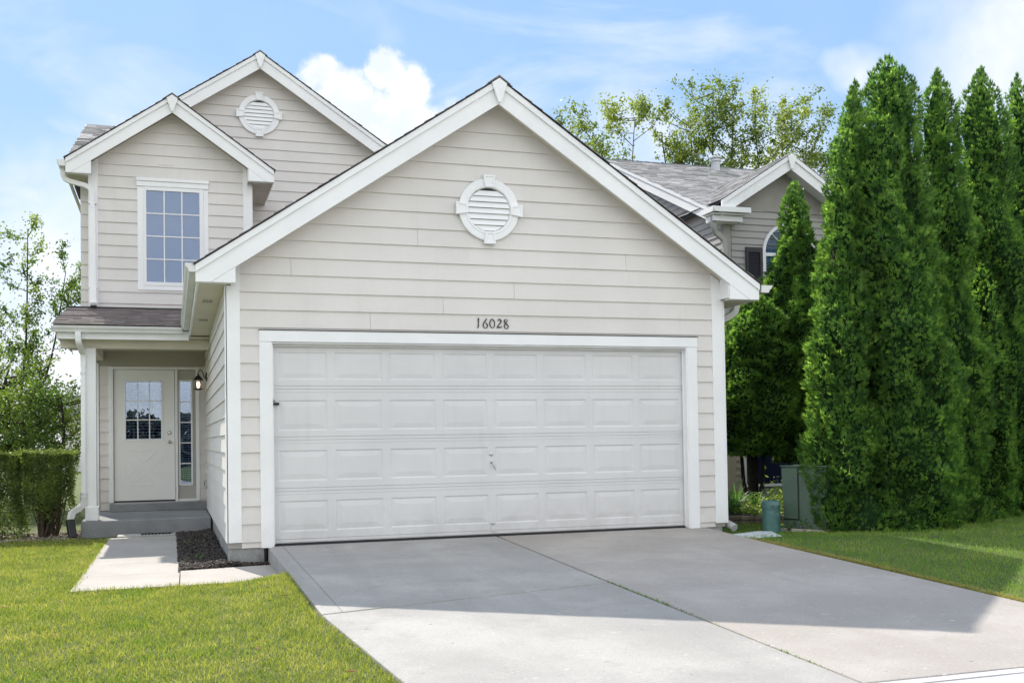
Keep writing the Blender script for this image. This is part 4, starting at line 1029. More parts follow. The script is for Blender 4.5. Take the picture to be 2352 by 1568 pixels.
# ================================================================== NEIGHBOUR HOUSE
NB = thing('neighbour_house', 'taupe vinyl-sided two-storey house beyond the conifers, with black shutter and arched window', 'house', (8.3, 5, 0))
def nsid(fr, poly, z0, exp, m, holes=(), parent=None): siding(parent, fr, poly, z0, exp, m, holes=holes, t=.022)
NY, NX = 5.0, 8.25
n_half, n_c, n_zt, n_s = 1.62, 9.47, 5.01, .640
nz_ = lambda x: n_zt+n_s*(n_half-abs(x-n_c))
FN = front(NY)
nw = slabp('front_wall', [(NX, -.3), (13.5, -.3), (13.5, 4.9), (n_c+n_half-.2, 4.9), (n_c, nz_(n_c)-.2), (NX, nz_(NX)-.2)], FN, -.12, -.001, SHEATH, NB)
nsid(FN, [(8.42, 2.7), (12.2, 2.7), (12.2, nz_(11)-.2), (n_c+1.4, nz_(n_c+1.4)-.2), (n_c, nz_(n_c)-.2), (8.42, nz_(8.42)-.2)], 2.7, .118, VINYL, holes=[(9.02, 10.14, 2.9, 4.40), (8.69, 9.02, 3.2, 4.42)], parent=nw)
nsid(FN, [(8.40, .02), (8.57, .02), (8.57, 1.6), (8.40, 1.6)], .02, .122, VINYLT, parent=nw)
slabp('corner_board', [(NX, -.02), (8.41, -.02), (8.41, 2.66), (NX, 2.66)], FN, 0, .03, VINYLT, NB)
slabp('corner_board', [(NX, 2.661), (8.40, 2.661), (8.40, nz_(8.40)-.2), (NX, nz_(NX)-.2)], FN, 0, .03, VINYL, NB)
slabp('foundation', [(NX, -.4), (13, -.4), (13, .16), (8.58, .16), (8.58, .01), (NX, .01)], FN, 0, .012, mat('grey_green_foundation', (.20, .24, .215), .8, .1), NB)
# side wall under the rake (faces left, sunlit)
LN = left(NX)
nrk = lambda y: 5.105+.442*(y-5.093)
nsw = slabp('side_wall', [(NY, -.3), (13, -.3), (13, nrk(6)), (9.8, nrk(9.8)-.1), (NY, nrk(NY)-.1)], LN, -.12, -.001, SHEATH, NB)
nsid(LN, [(NY, .0), (9.5, .0), (9.5, nrk(9.5)-.12), (NY, nrk(NY)-.12)], 0, .118, VINYL, parent=nsw)
# side rake fascia + soffit
V, F = extr([(5.06, nrk(5.06)-.25), (9.8, nrk(9.8)-.25), (9.8, nrk(9.8)-.03), (5.06, nrk(5.06)-.03)], lambda p: (8.10, p[0], p[1]), lambda p: (8.124, p[0], p[1])); ob('rake_board', V, F, TRIM, NB)
V, F = extr([(5.06, nrk(5.06)-.075), (9.8, nrk(9.8)-.075), (9.8, nrk(9.8)-.0), (5.06, nrk(5.06)-.0)], lambda p: (8.078, p[0], p[1]), lambda p: (8.0985, p[0], p[1])); ob('rake_moulding', V, F, TRIM, NB)
V, F = extr([(5.06, nrk(5.06)-.25), (9.8, nrk(9.8)-.25), (9.8, nrk(9.8)-.235), (5.06, nrk(5.06)-.235)], lambda p: (8.125, p[0], p[1]), lambda p: (8.25, p[0], p[1])); ob('rake_soffit', V, F, TRIM, NB)
# main roof (faces front) and its back
c3 = 1/math.sqrt(1+.442**2); RY = 9.80
nr = multi('main_roof', [extr([(5.02, nrk(5.02)+.002), (RY, nrk(RY)+.002), (14.6, nrk(5.02)), (14.6, nrk(5.02)-.06), (RY, nrk(RY)-.06), (5.02, nrk(5.02)-.06)], lambda p: (8.08, p[0], p[1]), lambda p: (15.5, p[0], p[1]))], DARK, NB)
multi('shingles', shingle_parts((8.07, 5.0, nrk(5.0)+.004), (1, 0, 0), (0, c3, .442*c3), (0, -.442*c3, c3), lambda s: 0, lambda s: 7.4, (RY-5.0)/c3, .150, 41, (.16, .34), .014), SHINGLE_L, nr, kind='stuff', fix=False)
multi('ridge_cap', [([(x, RY-.12, nrk(RY)-.035), (x+.31, RY-.12, nrk(RY)-.045), (x+.31, RY, nrk(RY)+.012), (x, RY, nrk(RY)+.025), (x, RY+.12, nrk(RY)-.035), (x+.31, RY+.12, nrk(RY)-.045)], [(0, 1, 2, 3), (3, 2, 5, 4)]) for x in [8.07+.2*i for i in range(37)]], DARK, nr, kind='stuff', fix=False)
# cross gable
def npart(name, poly, w0, w1, m=TRIM): slabp(name, poly, front(NY-.30), w0, w1, m, NB, bevel=.002)
xl, xr, cx_ = n_c-n_half+.22, n_c+n_half, n_c
for a, b in ((xl, cx_), (cx_, xr)):
    npart('rake_board', [(a, nz_(a)-.005), (b, nz_(b)-.005), (b, nz_(b)-.27), (a, nz_(a)-.27)], 0, .022)
    npart('rake_moulding', [(a, nz_(a)), (b, nz_(b)), (b, nz_(b)-.08), (a, nz_(a)-.08)], .0235, .045)
    V, F = extr([(a, nz_(a)-.22), (b, nz_(b)-.22), (b, nz_(b)-.205), (a, nz_(a)-.205)], lambda p: (p[0], NY-.298, p[1]), lambda p: (p[0], NY, p[1])); ob('rake_soffit', V, F, TRIM, NB)
w = .085; npart('keystone', [(cx_, nz_(cx_)+.004), (cx_-w, nz_(cx_-w)+.004), (cx_-.02, nz_(cx_)-.27), (cx_+.02, nz_(cx_)-.27), (cx_+w, nz_(cx_+w)+.004)], .047, .07)
cg = multi('cross_gable_roof', [extr([(a, nz_(a)+.01), (b, nz_(b)+.01), (b, nz_(b)-.05), (a, nz_(a)-.05)], lambda p: (p[0], NY-.32, p[1]), lambda p: (p[0], 7.5, p[1])) for a, b in ((n_c-n_half+.26, cx_), (cx_, xr))], DARK, NB)
c4_ = 1/math.sqrt(1+n_s**2)
prt = shingle_parts((n_c-n_half+.25, 7.5, nz_(n_c-n_half+.25)+.014), (0, -1, 0), (c4_, 0, n_s*c4_), (-n_s*c4_, 0, c4_), lambda v: 0, lambda v: 7.5-NY+.34, (n_half-.25)/c4_, .15, 43, (.16, .34), .014)
prt += shingle_parts((xr, NY-.34, nz_(xr)+.014), (0, 1, 0), (-c4_, 0, n_s*c4_), (n_s*c4_, 0, c4_), lambda v: 0, lambda v: 2.8, n_half/c4_, .15, 44, (.16, .34), .014)
multi('shingles', prt, SHINGLE_L, cg, kind='stuff', fix=False)
# corner return with gutter
box('eave_return', 7.93, 8.50, 4.72, 5.0, 4.80, 4.90, TRIM, NB, bevel=.003)
box('eave_return', 7.90, 8.55, 4.66, 5.0, 4.905, 4.93, TRIM, NB, bevel=.003)
V, F = extr([(7.86, 5.03), (7.875, 4.99), (7.90, 4.94), (8.60, 4.94), (8.60, 5.03)], lambda p: (p[0], 4.60, p[1]), lambda p: (p[0], 4.72, p[1])); ob('gutter', V, F, TRIM, NB)
V, F = extr([(4.60, 5.03), (4.62, 4.94), (5.05, 4.94), (5.05, 5.03)], lambda p: (7.86, p[0], p[1]), lambda p: (8.0, p[0], p[1])); ob('gutter', V, F, TRIM, NB)
V, F = ducttube(smooth_path([(7.97, 4.80, 4.93), (7.97, 4.80, 4.80), (7.985, 4.81, 4.70), (8.05, 4.86, 4.62), (8.17, 4.92, 4.57), (8.24, 4.935, 4.50), (8.255, 4.935, 4.38), (8.255, 4.935, 4.2)], 4), .07, .08, (0, 1, 0)); ob('downspout', V, F, mat('taupe_pipe', (.42, .41, .39), .5), NB)
V, F = ducttube([(8.255, 4.935, 4.22), (8.255, 4.935, 2.6)], .075, .07, (1, 0, 0)); ob('downspout', V, F, MATS['taupe_pipe'], NB)
# arched window
ax, az, ar = 9.58, 4.33, .545
pts_o = [(ax+ar*math.cos(a), az+ar*math.sin(a)) for a in [math.pi*i/24 for i in range(25)]]
pts_i = [(ax+(ar-.055)*math.cos(a), az+(ar-.055)*math.sin(a)) for a in [math.pi*i/24 for i in range(25)]]
V = [FN(p[0], p[1], .045) for p in pts_o]+[FN(p[0], p[1], .045) for p in pts_i]+[FN(p[0], p[1], .0) for p in pts_o]+[FN(p[0], p[1], .0) for p in pts_i]
F = [(i, i+1, i+26, i+25) for i in range(24)]+[(i, i+50, i+51, i+1) for i in range(24)]+[(i+25, i+26, i+76, i+75) for i in range(24)]
aw = ob('arched_window', V, F, WHITEV, NB)
ob('pane', *extr(pts_i, lambda p: FN(p[0], p[1], .018), lambda p: FN(p[0], p[1], .024)), GLASSU, aw)
ob('window_back', *extr(pts_i, lambda p: FN(p[0], p[1], .002), lambda p: FN(p[0], p[1], .005)), CURT, aw)
for a in (45, 90, 135):
    c, s = math.cos(R(a)), math.sin(R(a)); V, F = tube([FN(ax+.12*c, az+.12*s, .03), FN(ax+(ar-.05)*c, az+(ar-.05)*s, .03)], .009, 6); ob('muntin', V, F, WHITEV, aw)
lw_ = framed('window', ax-ar, ax+ar, 2.95, az-.0, ax-ar+.06, ax+ar-.06, 3.02, az-.06, NY-.045, .044, WHITEV, NB)
ob('pane', boxv(ax-ar+.06, ax+ar-.06, NY-.024, NY-.018, 3.02, az-.06), BF, GLASSU, lw_)
ob('window_back', boxv(ax-ar+.06, ax+ar-.06, NY-.006, NY-.003, 3.02, az-.06), BF, CURT, lw_)
ob('muntin', boxv(ax-.01, ax+.01, NY-.036, NY-.025, 3.02, az-.06), BF, WHITEV, lw_)
# shutter with louvres
sh = framed('shutter', 8.695, 9.018, 3.0, 4.415, 8.74, 8.973, 3.08, 4.33, NY-.05, .028, SHUT, NB)
ob('shutter_back', boxv(8.74, 8.973, NY-.024, NY-.022, 3.08, 4.33), BF, SHUT, sh)
z = 3.08
while z < 4.32:
    ob('louvre', [(8.74, NY-.046, z), (8.973, NY-.046, z), (8.973, NY-.026, z+.028), (8.74, NY-.026, z+.028), (8.74, NY-.040, z), (8.973, NY-.040, z)], [(0, 1, 2, 3), (0, 4, 5, 1)], SHUT, sh, fix=False); z += .035
# dark ground floor window
gwn = framed('window', 8.575, 10.3, .17, 1.75, 8.62, 10.25, .215, 1.70, NY-.04, .039, WHITEV, NB)
ob('pane', boxv(8.62, 10.25, NY-.02, NY-.012, .215, 1.70), BF, mat('dark_pane', (.012, .016, .045), .12), gwn)
# roof stack
V, F = lathe([(.095, 0), (.095, .22), (.13, .225), (.13, .255), (.10, .26), (.10, .29), (.135, .295), (.135, .32), (.09, .35)], 10.56, 9.3, 20, cz=nrk(9.3)-.02); ob('roof_stack', V, F, mat('galvanised', (.42, .43, .44), .4, metal=.5), NB)

# ================================================================== UTILITIES
CB = thing('utility_cabinet', 'weathered green metal utility cabinet half hidden by the foot of the slim conifer', 'utility cabinet', (6.35, -.2, -.12))
A_ = Vector((6.290, .15, 0)); e1 = Vector((.475, -.88, 0)).normalized(); nn_ = Vector((-.88, -.475, 0)).normalized()
def cm(s_, n_, z): p = A_+e1*s_+nn_*n_; return (p.x, p.y, z)
def cbox(name, s0, s1, n0, n1, z0, z1, m, parent, shrink=0.0, **k):
    V = [cm(s0, n0, z0), cm(s1, n0, z0), cm(s1, n1, z0), cm(s0, n1, z0)]+[cm(s0-shrink*.8, n0, z1), cm(s1+shrink*.3, n0, z1), cm(s1+shrink*.3, n1-shrink*.5, z1), cm(s0-shrink*.8, n1-shrink*.5, z1)]
    return ob(name, V, BF, m, parent, **k)
cbox('concrete_pad', -.03, .60, -.55, .05, -.20, -.088, PADC, CB, bevel=.01)
cbox('body', 0, .56, -.50, 0, -.087, .675, GREENM, CB, shrink=.04, bevel=.012)
cbox('lid', -.045, .585, -.51, -.005, .676, .694, GREENM, CB, bevel=.006)
V = [cm(.012, .003, .035), cm(.205, .003, .035), cm(.195, -.014, .660), cm(-.022, -.014, .660)]; V2 = [cm(.012, .014, .035), cm(.205, .014, .035), cm(.195, -.003, .660), cm(-.022, -.003, .660)]
ob('door_panel', V+V2, [(4, 5, 6, 7), (0, 4, 7, 3), (1, 2, 6, 5), (0, 1, 5, 4), (3, 7, 6, 2)], GREENM, CB)
V = [cm(.208, .003, .02), cm(.219, .003, .02), cm(.209, -.015, .668), cm(.198, -.015, .668)]; ob('seam', V, [(0, 1, 2, 3)], DARK, CB, fix=False)
V = [cm(.0, .003, .018), cm(.219, .003, .018), cm(.219, .0035, .030), cm(.0, .0035, .030)]; ob('seam', V, [(0, 1, 2, 3)], DARK, CB, fix=False)
V, F = tube([cm(.27, .0, -.06), cm(.285, .03, -.02), cm(.31, .03, -.015), cm(.33, .0, -.06)], .007, 6); ob('lock_bail', V, F, CHROME, CB)
for s_, z in ((.225, .0), (.24, -.06), (.30, -.045)):
    V, F = tube([cm(s_, -.003, z), cm(s_, .018, z)], .008, 8); ob('bolt', V, F, CHROME, CB)
PD = thing('cable_pedestal', 'short round teal plastic cable pedestal standing in front of the tall green cabinet', 'cable pedestal', (6.02, 0, -.14))
V, F = lathe([(.112, -.01), (.112, .31), (.118, .315), (.118, .36), (.110, .395), (.090, .408), (.0, .412)], 6.03, .02, 28, cz=-.135); ob('body', V, F, TEAL, PD, smooth=False, bevel=.0)
for a in (-1.9, -1.25):
    ob('lid_slot', boxv(6.03+.119*math.cos(a)-.017, 6.03+.119*math.cos(a)+.017, .02+.119*math.sin(a)-.003, .02+.119*math.sin(a)+.003, .20, .208), BF, DARK, PD)
SP = thing('splash_block', 'pale plastic splash block lying in the grass at the edge of the driveway', 'splash block', (5.6, -.45, -.14))
sv = [(5.13, -.36), (5.32, -.80), (5.74, -.68), (5.93, -.16), (5.80, -.04)]
V, F = extr(sv, lambda p: (p[0], p[1], -.20), lambda p: (p[0]*.985+.084, p[1]*.96-.016, -.088)); ob('body', V, F, SPLASH, SP, bevel=.015)
V, F = extr([(5.27, -.40), (5.36, -.70), (5.68, -.60), (5.80, -.20)], lambda p: (p[0], p[1], -.089), lambda p: (p[0], p[1], -.083)); ob('trough_rim', V, F, SPLASH, SP, bevel=.003)
DM = thing('door_mat', 'thin pale mat with black scrollwork lying across the end of the walk at the porch', 'mat', (-1.4, 4.2, -.19))
box('mat', -1.74, -.975, 4.06, 4.38, -.205, -.172, MATT, DM, bevel=.006)
for i in range(9):
    x = -1.42+.045*i; V, F = tube(smooth_path([(x, 4.10, -.168), (x+.02, 4.16+.05*(i % 2), -.166), (x-.015, 4.24, -.166), (x+.03, 4.30, -.166), (x+.05, 4.33, -.168)], 3), .006, 5); ob('scroll', V, F, BLACKM, DM)

# ---- flower bed of the neighbour: edging stones, soil, lilies, ground cover
EB = thing('stone_edging', 'low row of rough brown edging stones in front of the lilies', 'edging', (6.5, 1.5, -.13))
rr = random.Random(5); x = 6.05
for row in range(2):
    x = 6.0+.07*row
    while x < 7.4:
        w = rr.uniform(.14, .21); y = 1.62-(x-6.0)*.34; z0 = -.16+row*.068
        V = boxv(x+.004, x+w-.004, y+rr.uniform(-.01, .01), y+.12, z0, z0+.062); V = [(a+rr.uniform(-.006, .006), b+rr.uniform(-.008, .008)-.34*(a-x), c+rr.uniform(-.004, .004)) for a, b, c in V]
        ob('stone', V, BF, STONE, EB, bevel=.008); x += w
ob('bed_soil', [(6.0, 1.70, -.035), (7.5, 1.2, -.035), (9.2, 1.5, -.03), (9.5, 4.9, -.0), (5.5, 4.9, -.0), (5.5, 1.9, -.035)], [(0, 1, 2, 3, 4, 5)], MULCH, kind='structure')
def lily(x, y, z, n_, L, seed, label):
    r = random.Random(seed); V = []; F = []
    for i in range(n_):
        a = r.uniform(0, 6.283); l = L*r.uniform(.6, 1.15); sp = r.uniform(.15, .9); w = r.uniform(.010, .017)
        pts = []
        for j in range(6):
            t = j/5; rad = l*sp*t*(.55+.45*t); h = l*(t-.55*sp*t*t*t*1.3)
            pts.append(Vector((x+rad*math.cos(a), y+rad*math.sin(a), z+h)))
        sd = Vector((-math.sin(a), math.cos(a), 0)); o = len(V)
        for j, p in enumerate(pts):
            ww = w*(1-.9*(j/5)**2); V += [tuple(p-sd*ww), tuple(p+sd*ww+Vector((0, 0, .004)))]
        for j in range(5): F.append((o+2*j, o+2*j+1, o+2*j+3, o+2*j+2))
    o = ob('lily_clump', V, F, LILY, fix=False); o['label'] = label; o['category'] = 'plant'; o['group'] = 'strap-leaved lilies in the stone-edged bed'
lily(6.50, 1.85, -.04, 46, .36, 1, 'strap-leaved lily clump nearest the garage corner in the stone-edged bed')
lily(6.78, 2.15, -.03, 50, .52, 2, 'tallest strap-leaved lily clump in the middle of the stone-edged bed')
lily(7.05, 2.05, -.03, 30, .40, 3, 'strap-leaved lily clump nearest the tall green cabinet in the stone-edged bed')
def leafcloud(B, D, L, W, droop=0.0):
    """diamond leaves: base B, direction D, length L, width W"""
    k = len(B); up_ = rng.normal(size=(k, 3)); Sd = np.cross(D, up_); Sd /= np.linalg.norm(Sd, axis=1)[:, None]+1e-9
    L = L[:, None]; W = W[:, None]
    mid = B+D*L*.5; tip = B+D*L; tip[:, 2] -= droop*L[:, 0]
    V = np.stack([B, mid+Sd*W*.5, tip, mid-Sd*W*.5], 1).reshape(-1, 3)
    F = (np.arange(k)*4)[:, None]+np.arange(4)[None]
    return V, F
def unit(v): return v/(np.linalg.norm(v, axis=1)[:, None]+1e-9)
k = 5200; px_ = rng.uniform(6.6, 8.6, k); py_ = rng.uniform(1.25, 2.9, k); py_ = np.maximum(py_, 1.68-(px_-6.0)*.34)
hz_ = -.03+rng.random(k)*.14*(1+.5*np.sin(px_*9)+.4*np.cos(py_*11))
D = unit(np.stack([rng.normal(size=k), rng.normal(size=k), rng.uniform(0, .9, k)], -1))
V, F = leafcloud(np.stack([px_, py_, hz_], -1), D, rng.uniform(.03, .07, k), rng.uniform(.018, .035, k), .1)
bigmesh('ground_cover', V, F, HOSTA, kind='stuff')
k = 500; D = unit(np.stack([rng.normal(size=k), rng.normal(size=k), rng.uniform(-.2, 1.1, k)], -1))
Bp = np.stack([7.42+.10*rng.normal(size=k), 1.95+.10*rng.normal(size=k), .02+np.abs(rng.normal(0, .16, k))], -1)
V, F = leafcloud(Bp, D, rng.uniform(.05, .09, k), rng.uniform(.02, .035, k)); LPn = thing('leafy_perennial', 'yellow-green leafy perennial growing beside the tall green cabinet', 'plant', (7.42, 1.95, -.03)); bigmesh('foliage', V, F, HOSTA, LPn)
V, F = tube([(7.42, 1.95, -.06), (7.43, 1.95, .3)], .01, 6); ob('stem', V, F, BARK, LPn)
# sprigs in the mulch
for i, (x, y, l_) in enumerate(((-.80, 2.6, 'small pale sprig in the dark mulch nearest the porch step'), (-.76, .72, 'small two-leaved seedling in the mulch beside the walk'), (-.62, 2.9, 'thin stalky sprig in the mulch beside the garage side wall'))):
    k = 14; D = unit(np.stack([rng.normal(size=k), rng.normal(size=k), rng.uniform(.5, 1.6, k)], -1)); V, F = leafcloud(np.tile(np.array([[x, y, -.19]]), (k, 1))+rng.normal(0, .03, (k, 3))*np.array([1, 1, 0]), D, rng.uniform(.05, .12, k), rng.uniform(.006, .012, k))
    o = bigmesh('sprig', V, F, LILY); o['label'] = l_; o['category'] = 'plant'

# ================================================================== CONIFERS
def vnoise(P_, sc, seed):
    r = np.random.default_rng(seed); v = np.zeros(len(P_))
    for q in range(7):
        dvec = r.normal(size=3); dvec /= np.linalg.norm(dvec); v += np.sin(P_@dvec*sc*r.uniform(.6, 1.5)+r.uniform(0, 6.28))
    return v/2.6
def conifer(label, x, y, ztop, rad, dens=900, seed=0, bot=.80, zfoot=.0, sharp=.62, mat_=None, lobes=3, spray=.078, trunkshow=False, pw=.44, flare=0.0, leanx=0.0):
    rg = np.random.default_rng(seed); zg = gz(x, y)
    T = thing('conifer', label, 'tree', (x, y, zg), 'row of clipped-looking columnar conifers')
    Hh = ztop-zg
    def prof(t):  # t=0 top, 1 bottom
        return rad*np.minimum(np.minimum(1, (np.maximum(t, 0)/sharp))**pw, t*6.5+.01)*(1-(1-bot)*np.clip((t-.72)/.28, 0, 1)**1.5+flare*np.clip((t-.7)/.3, 0, 1))+.015
    lob = [(rg.uniform(0, 6.28), rg.uniform(.10, .35), rg.uniform(.3, .5)) for _ in range(lobes)]
    def surf(th, t):
        r_ = prof(t)
        bump = np.zeros_like(t)
        for a, t0, wd in lob: bump += .16*np.exp(-((np.angle(np.exp(1j*(th-a))))/.55)**2)*np.clip((t-t0)/.2, 0, 1)
        P_ = np.stack([np.cos(th)*r_, np.sin(th)*r_, (1-t)*Hh*.9], -1)
        P2 = P_*np.array([1, 1, .55]); ns = .12*vnoise(P2, 5.5, seed+1)+.125*vnoise(P2, 12.5, seed+2)+.06*vnoise(P_, 28, seed+3)-.03
        return r_*(1+bump*.8)+ns*np.minimum(1, r_/.55)*.95
    # added dark core inside the sprays, blocks light leaks
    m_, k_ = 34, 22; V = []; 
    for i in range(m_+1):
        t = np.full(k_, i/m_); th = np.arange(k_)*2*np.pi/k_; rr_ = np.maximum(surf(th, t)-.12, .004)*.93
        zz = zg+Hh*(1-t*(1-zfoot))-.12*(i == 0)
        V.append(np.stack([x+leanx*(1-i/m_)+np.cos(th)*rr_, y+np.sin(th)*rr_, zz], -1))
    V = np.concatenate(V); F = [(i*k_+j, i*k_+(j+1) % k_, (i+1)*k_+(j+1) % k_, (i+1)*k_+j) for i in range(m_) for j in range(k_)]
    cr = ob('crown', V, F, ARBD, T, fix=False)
    area = 2*np.pi*rad*Hh*.8; nC = int(area*dens)
    t = rg.random(nC)**.85; keep = rg.random(nC) < (prof(t)/rad+.12); t = t[keep]; nC = len(t)
    th = rg.uniform(0, 2*np.pi, nC); rr_ = surf(th, t)-np.abs(rg.normal(0, .035, nC))
    zz = zg+Hh*(1-t*(1-zfoot))
    P_ = np.stack([x+leanx*(1-t)+np.cos(th)*rr_, y+np.sin(th)*rr_, zz-.03], -1)
    gap = vnoise(P_, 9, seed+5); 
    out = np.stack([np.cos(th), np.sin(th), np.zeros(nC)], -1)
    nb_ = 8; Vs = []; Fs = []
    side = np.stack([-np.sin(th), np.cos(th), np.zeros(nC)], -1)
    tw = rg.normal(0, .75, nC); plane = side*np.cos(tw)[:, None]+out*np.sin(tw)[:, None]
    lean = (rg.uniform(.25, 1.0, nC)*np.clip(t/.10, .15, 1))[:, None]
    axis = unit(out*lean+np.array([0, 0, 1])*(1.15-.6*lean)+rg.normal(0, .16, (nC, 3)))
    sz = spray*rg.uniform(.55, 1.3, nC)
    nrm0 = unit(np.cross(axis, plane))
    for j in range(nb_):
        f = (j/(nb_-1)-.5)*2
        D = unit(axis+plane*f*.62+rg.normal(0, .07, (nC, 3)))
        L_ = sz*(1-.40*abs(f))*rg.uniform(.75, 1.15, nC); W_ = L_*.21
        Sd = unit(np.cross(D, nrm0+rg.normal(0, .15, (nC, 3))))
        mid = P_+D*(L_*.22)[:, None]; tip = P_+D*L_[:, None]
        Vs.append(np.stack([mid+Sd*(W_*.5)[:, None], tip, mid-Sd*(W_*.5)[:, None]], 1))
    V = np.stack(Vs, 1).reshape(-1, 3); F = (np.arange(nC*nb_)*3)[:, None]+np.arange(3)[None]
    bigmesh('foliage', V, F, mat_ or ARB, T)
    # leader shoots
    V, F = tube([(x, y, zg-.05), (x, y, zg+Hh*.5), (x+.01+leanx, y, zg+Hh-.05)], [.09, .06, .008], 8); ob('trunk', V, F, BARKD, T)
    if trunkshow:
        for q in range(4):
            a = q*1.6+seed; V, F = tube([(x+.05*math.cos(a), y+.05*math.sin(a), zg-.05), (x+.16*math.cos(a), y+.14*math.sin(a), zg+.5), (x+.2*math.cos(a), y+.2*math.sin(a), zg+1.3)], [.04, .032, .02], 6); ob('trunk', V, F, BARKD, T)
    return T
conifer('tallest front conifer, wide columnar, directly right of the slim one at the green utility cabinet', 7.80, -.12, 5.93, .68, 1700, 11, lobes=5, bot=.95)
conifer('broad columnar conifer just behind the tallest one, peak touching it on the street side', 8.93, .30, 6.03, .53, 1600, 12, lobes=3)
conifer('columnar conifer standing free on the street side with the third pointed peak', 10.12, .80, 6.34, .57, 1300, 13)
conifer('outermost columnar conifer, cut by the frame edge', 11.35, 1.4, 6.54, .57, 1000, 14)
conifer('slim leaning conifer whose foot spills over the green utility cabinet', 6.84, -.14, 5.50, .40, 1800, 15, sharp=.6, pw=.6, bot=1.0, flare=.22, leanx=.40)
conifer('conifer whose twin tip shows in the gap behind the slim one', 8.66, 1.7, 6.32, .42, 1100, 16)
conifer('shorter conifer in front of the arched window', 8.72, 3.45, 5.22, .68, 1500, 17, sharp=.62, zfoot=.15, trunkshow=True, pw=.62)
conifer('low shaded conifer next to the garage corner', 7.75, 3.3, 3.40, .58, 1500, 18, zfoot=.26, trunkshow=True, sharp=.5)

# ================================================================== HEDGE AND LEFT TREES
def shrub(label, x0, x1, y0, y1, z1, seed, nleaf, low):
    rg = np.random.default_rng(seed); cx_, cy_ = (x0+x1)/2, (y0+y1)/2; zg = -.21
    T = thing('hedge_shrub', label, 'shrub', (cx_, cy_, zg), 'clipped hedge beside the porch')
    k = nleaf; u = rg.uniform(-1, 1, k); v = rg.uniform(-1, 1, k); w = rg.random(k)
    mode = rg.random(k)
    top = mode < .42
    w = np.where(top, 1-np.abs(rg.normal(0, .05, k)), low+(1-low)*rg.random(k)**.8)
    s_ = mode > .42
    fside = s_ & (mode < .80); v = np.where(fside, -1+np.abs(rg.normal(0, .10, k)), v)
    xside = s_ & (mode >= .80); u = np.where(xside, np.sign(rg.uniform(-1, 1, k))*(1-np.abs(rg.normal(0, .08, k))), u)
    P_ = np.stack([cx_+u*(x1-x0)/2, cy_+v*(y1-y0)/2, zg+w*(z1-zg)], -1)
    n_ = vnoise(P_, 7, seed); P_[:, 2] += n_*.03+.03*(rg.random(k) < .04)*rg.random(k)*2; P_[:, 1] += n_*.045; P_[:, 0] += vnoise(P_, 9, seed+1)*.04
    keep = rg.random(k) < np.clip((w-low)/.55+.10*vnoise(P_, 8, seed+3), .10, 1)**.8
    P_ = P_[keep]; k = len(P_)
    D = unit(rg.normal(size=(k, 3))*np.array([1, 1, .6])+np.array([0, 0, .6]))
    V, F = leafcloud(P_, D, rg.uniform(.025, .055, k), rg.uniform(.014, .024, k)); bigmesh('foliage', V, F, HEDGE, T)
    V = []; F = []
    base = [(cx_+rg.normal()*.07, cy_+rg.normal()*.07) for _ in range(9)]
    parts = []
    for i in range(95):
        b = base[i % 9]; e = (rg.uniform(x0+.04, x1-.04), rg.uniform(y0+.05, y1-.1), zg+(z1-zg)*rg.uniform(.6, .95))
        m1 = (b[0]*.55+e[0]*.45+rg.normal()*.05, b[1]*.55+e[1]*.45+rg.normal()*.05, zg+(e[2]-zg)*.42)
        parts.append(tube(smooth_path([(b[0], b[1], zg-.03), m1, e], 3), [.013, .012, .010, .008, .006, .004, .003], 5, False))
        if i % 2 == 0:
            e2 = (m1[0]+rg.normal()*.13, m1[1]+rg.normal()*.13, m1[2]+rg.uniform(.2, .45)); parts.append(tube([m1, e2], [.006, .003], 4, False))
    multi('branches', parts, BARK, T, fix=False)
shrub('clipped hedge shrub with bare twiggy stems showing, nearest the porch downspout', -2.99, -2.34, 4.45, 5.20, .99, 51, 19000, .16)
shrub('denser clipped hedge shrub at the left edge of the picture', -4.15, -3.02, 4.5, 5.25, .97, 52, 40000, -.20)
shrub('clipped hedge shrub outside the left corner, leafy to the ground', -5.4, -4.18, 4.55, 5.3, .97, 53, 14000, .02)
k = 2600; V, F = rot_boxes(np.stack([rng.uniform(-5.5, -2.25, k), rng.uniform(4.15, 5.6, k), -.205+rng.random(k)*.015], -1), np.stack([rng.uniform(.02, .07, k), rng.uniform(.008, .02, k), rng.uniform(.003, .008, k)], -1), rng.uniform(0, 6.28, k), rng.normal(0, .3, k), rng.normal(0, .3, k))
bigmesh('hedge_litter', V, F, mat('pale_chips', (.30, .25, .20), .9, .2, 9, island=.6), kind='stuff')

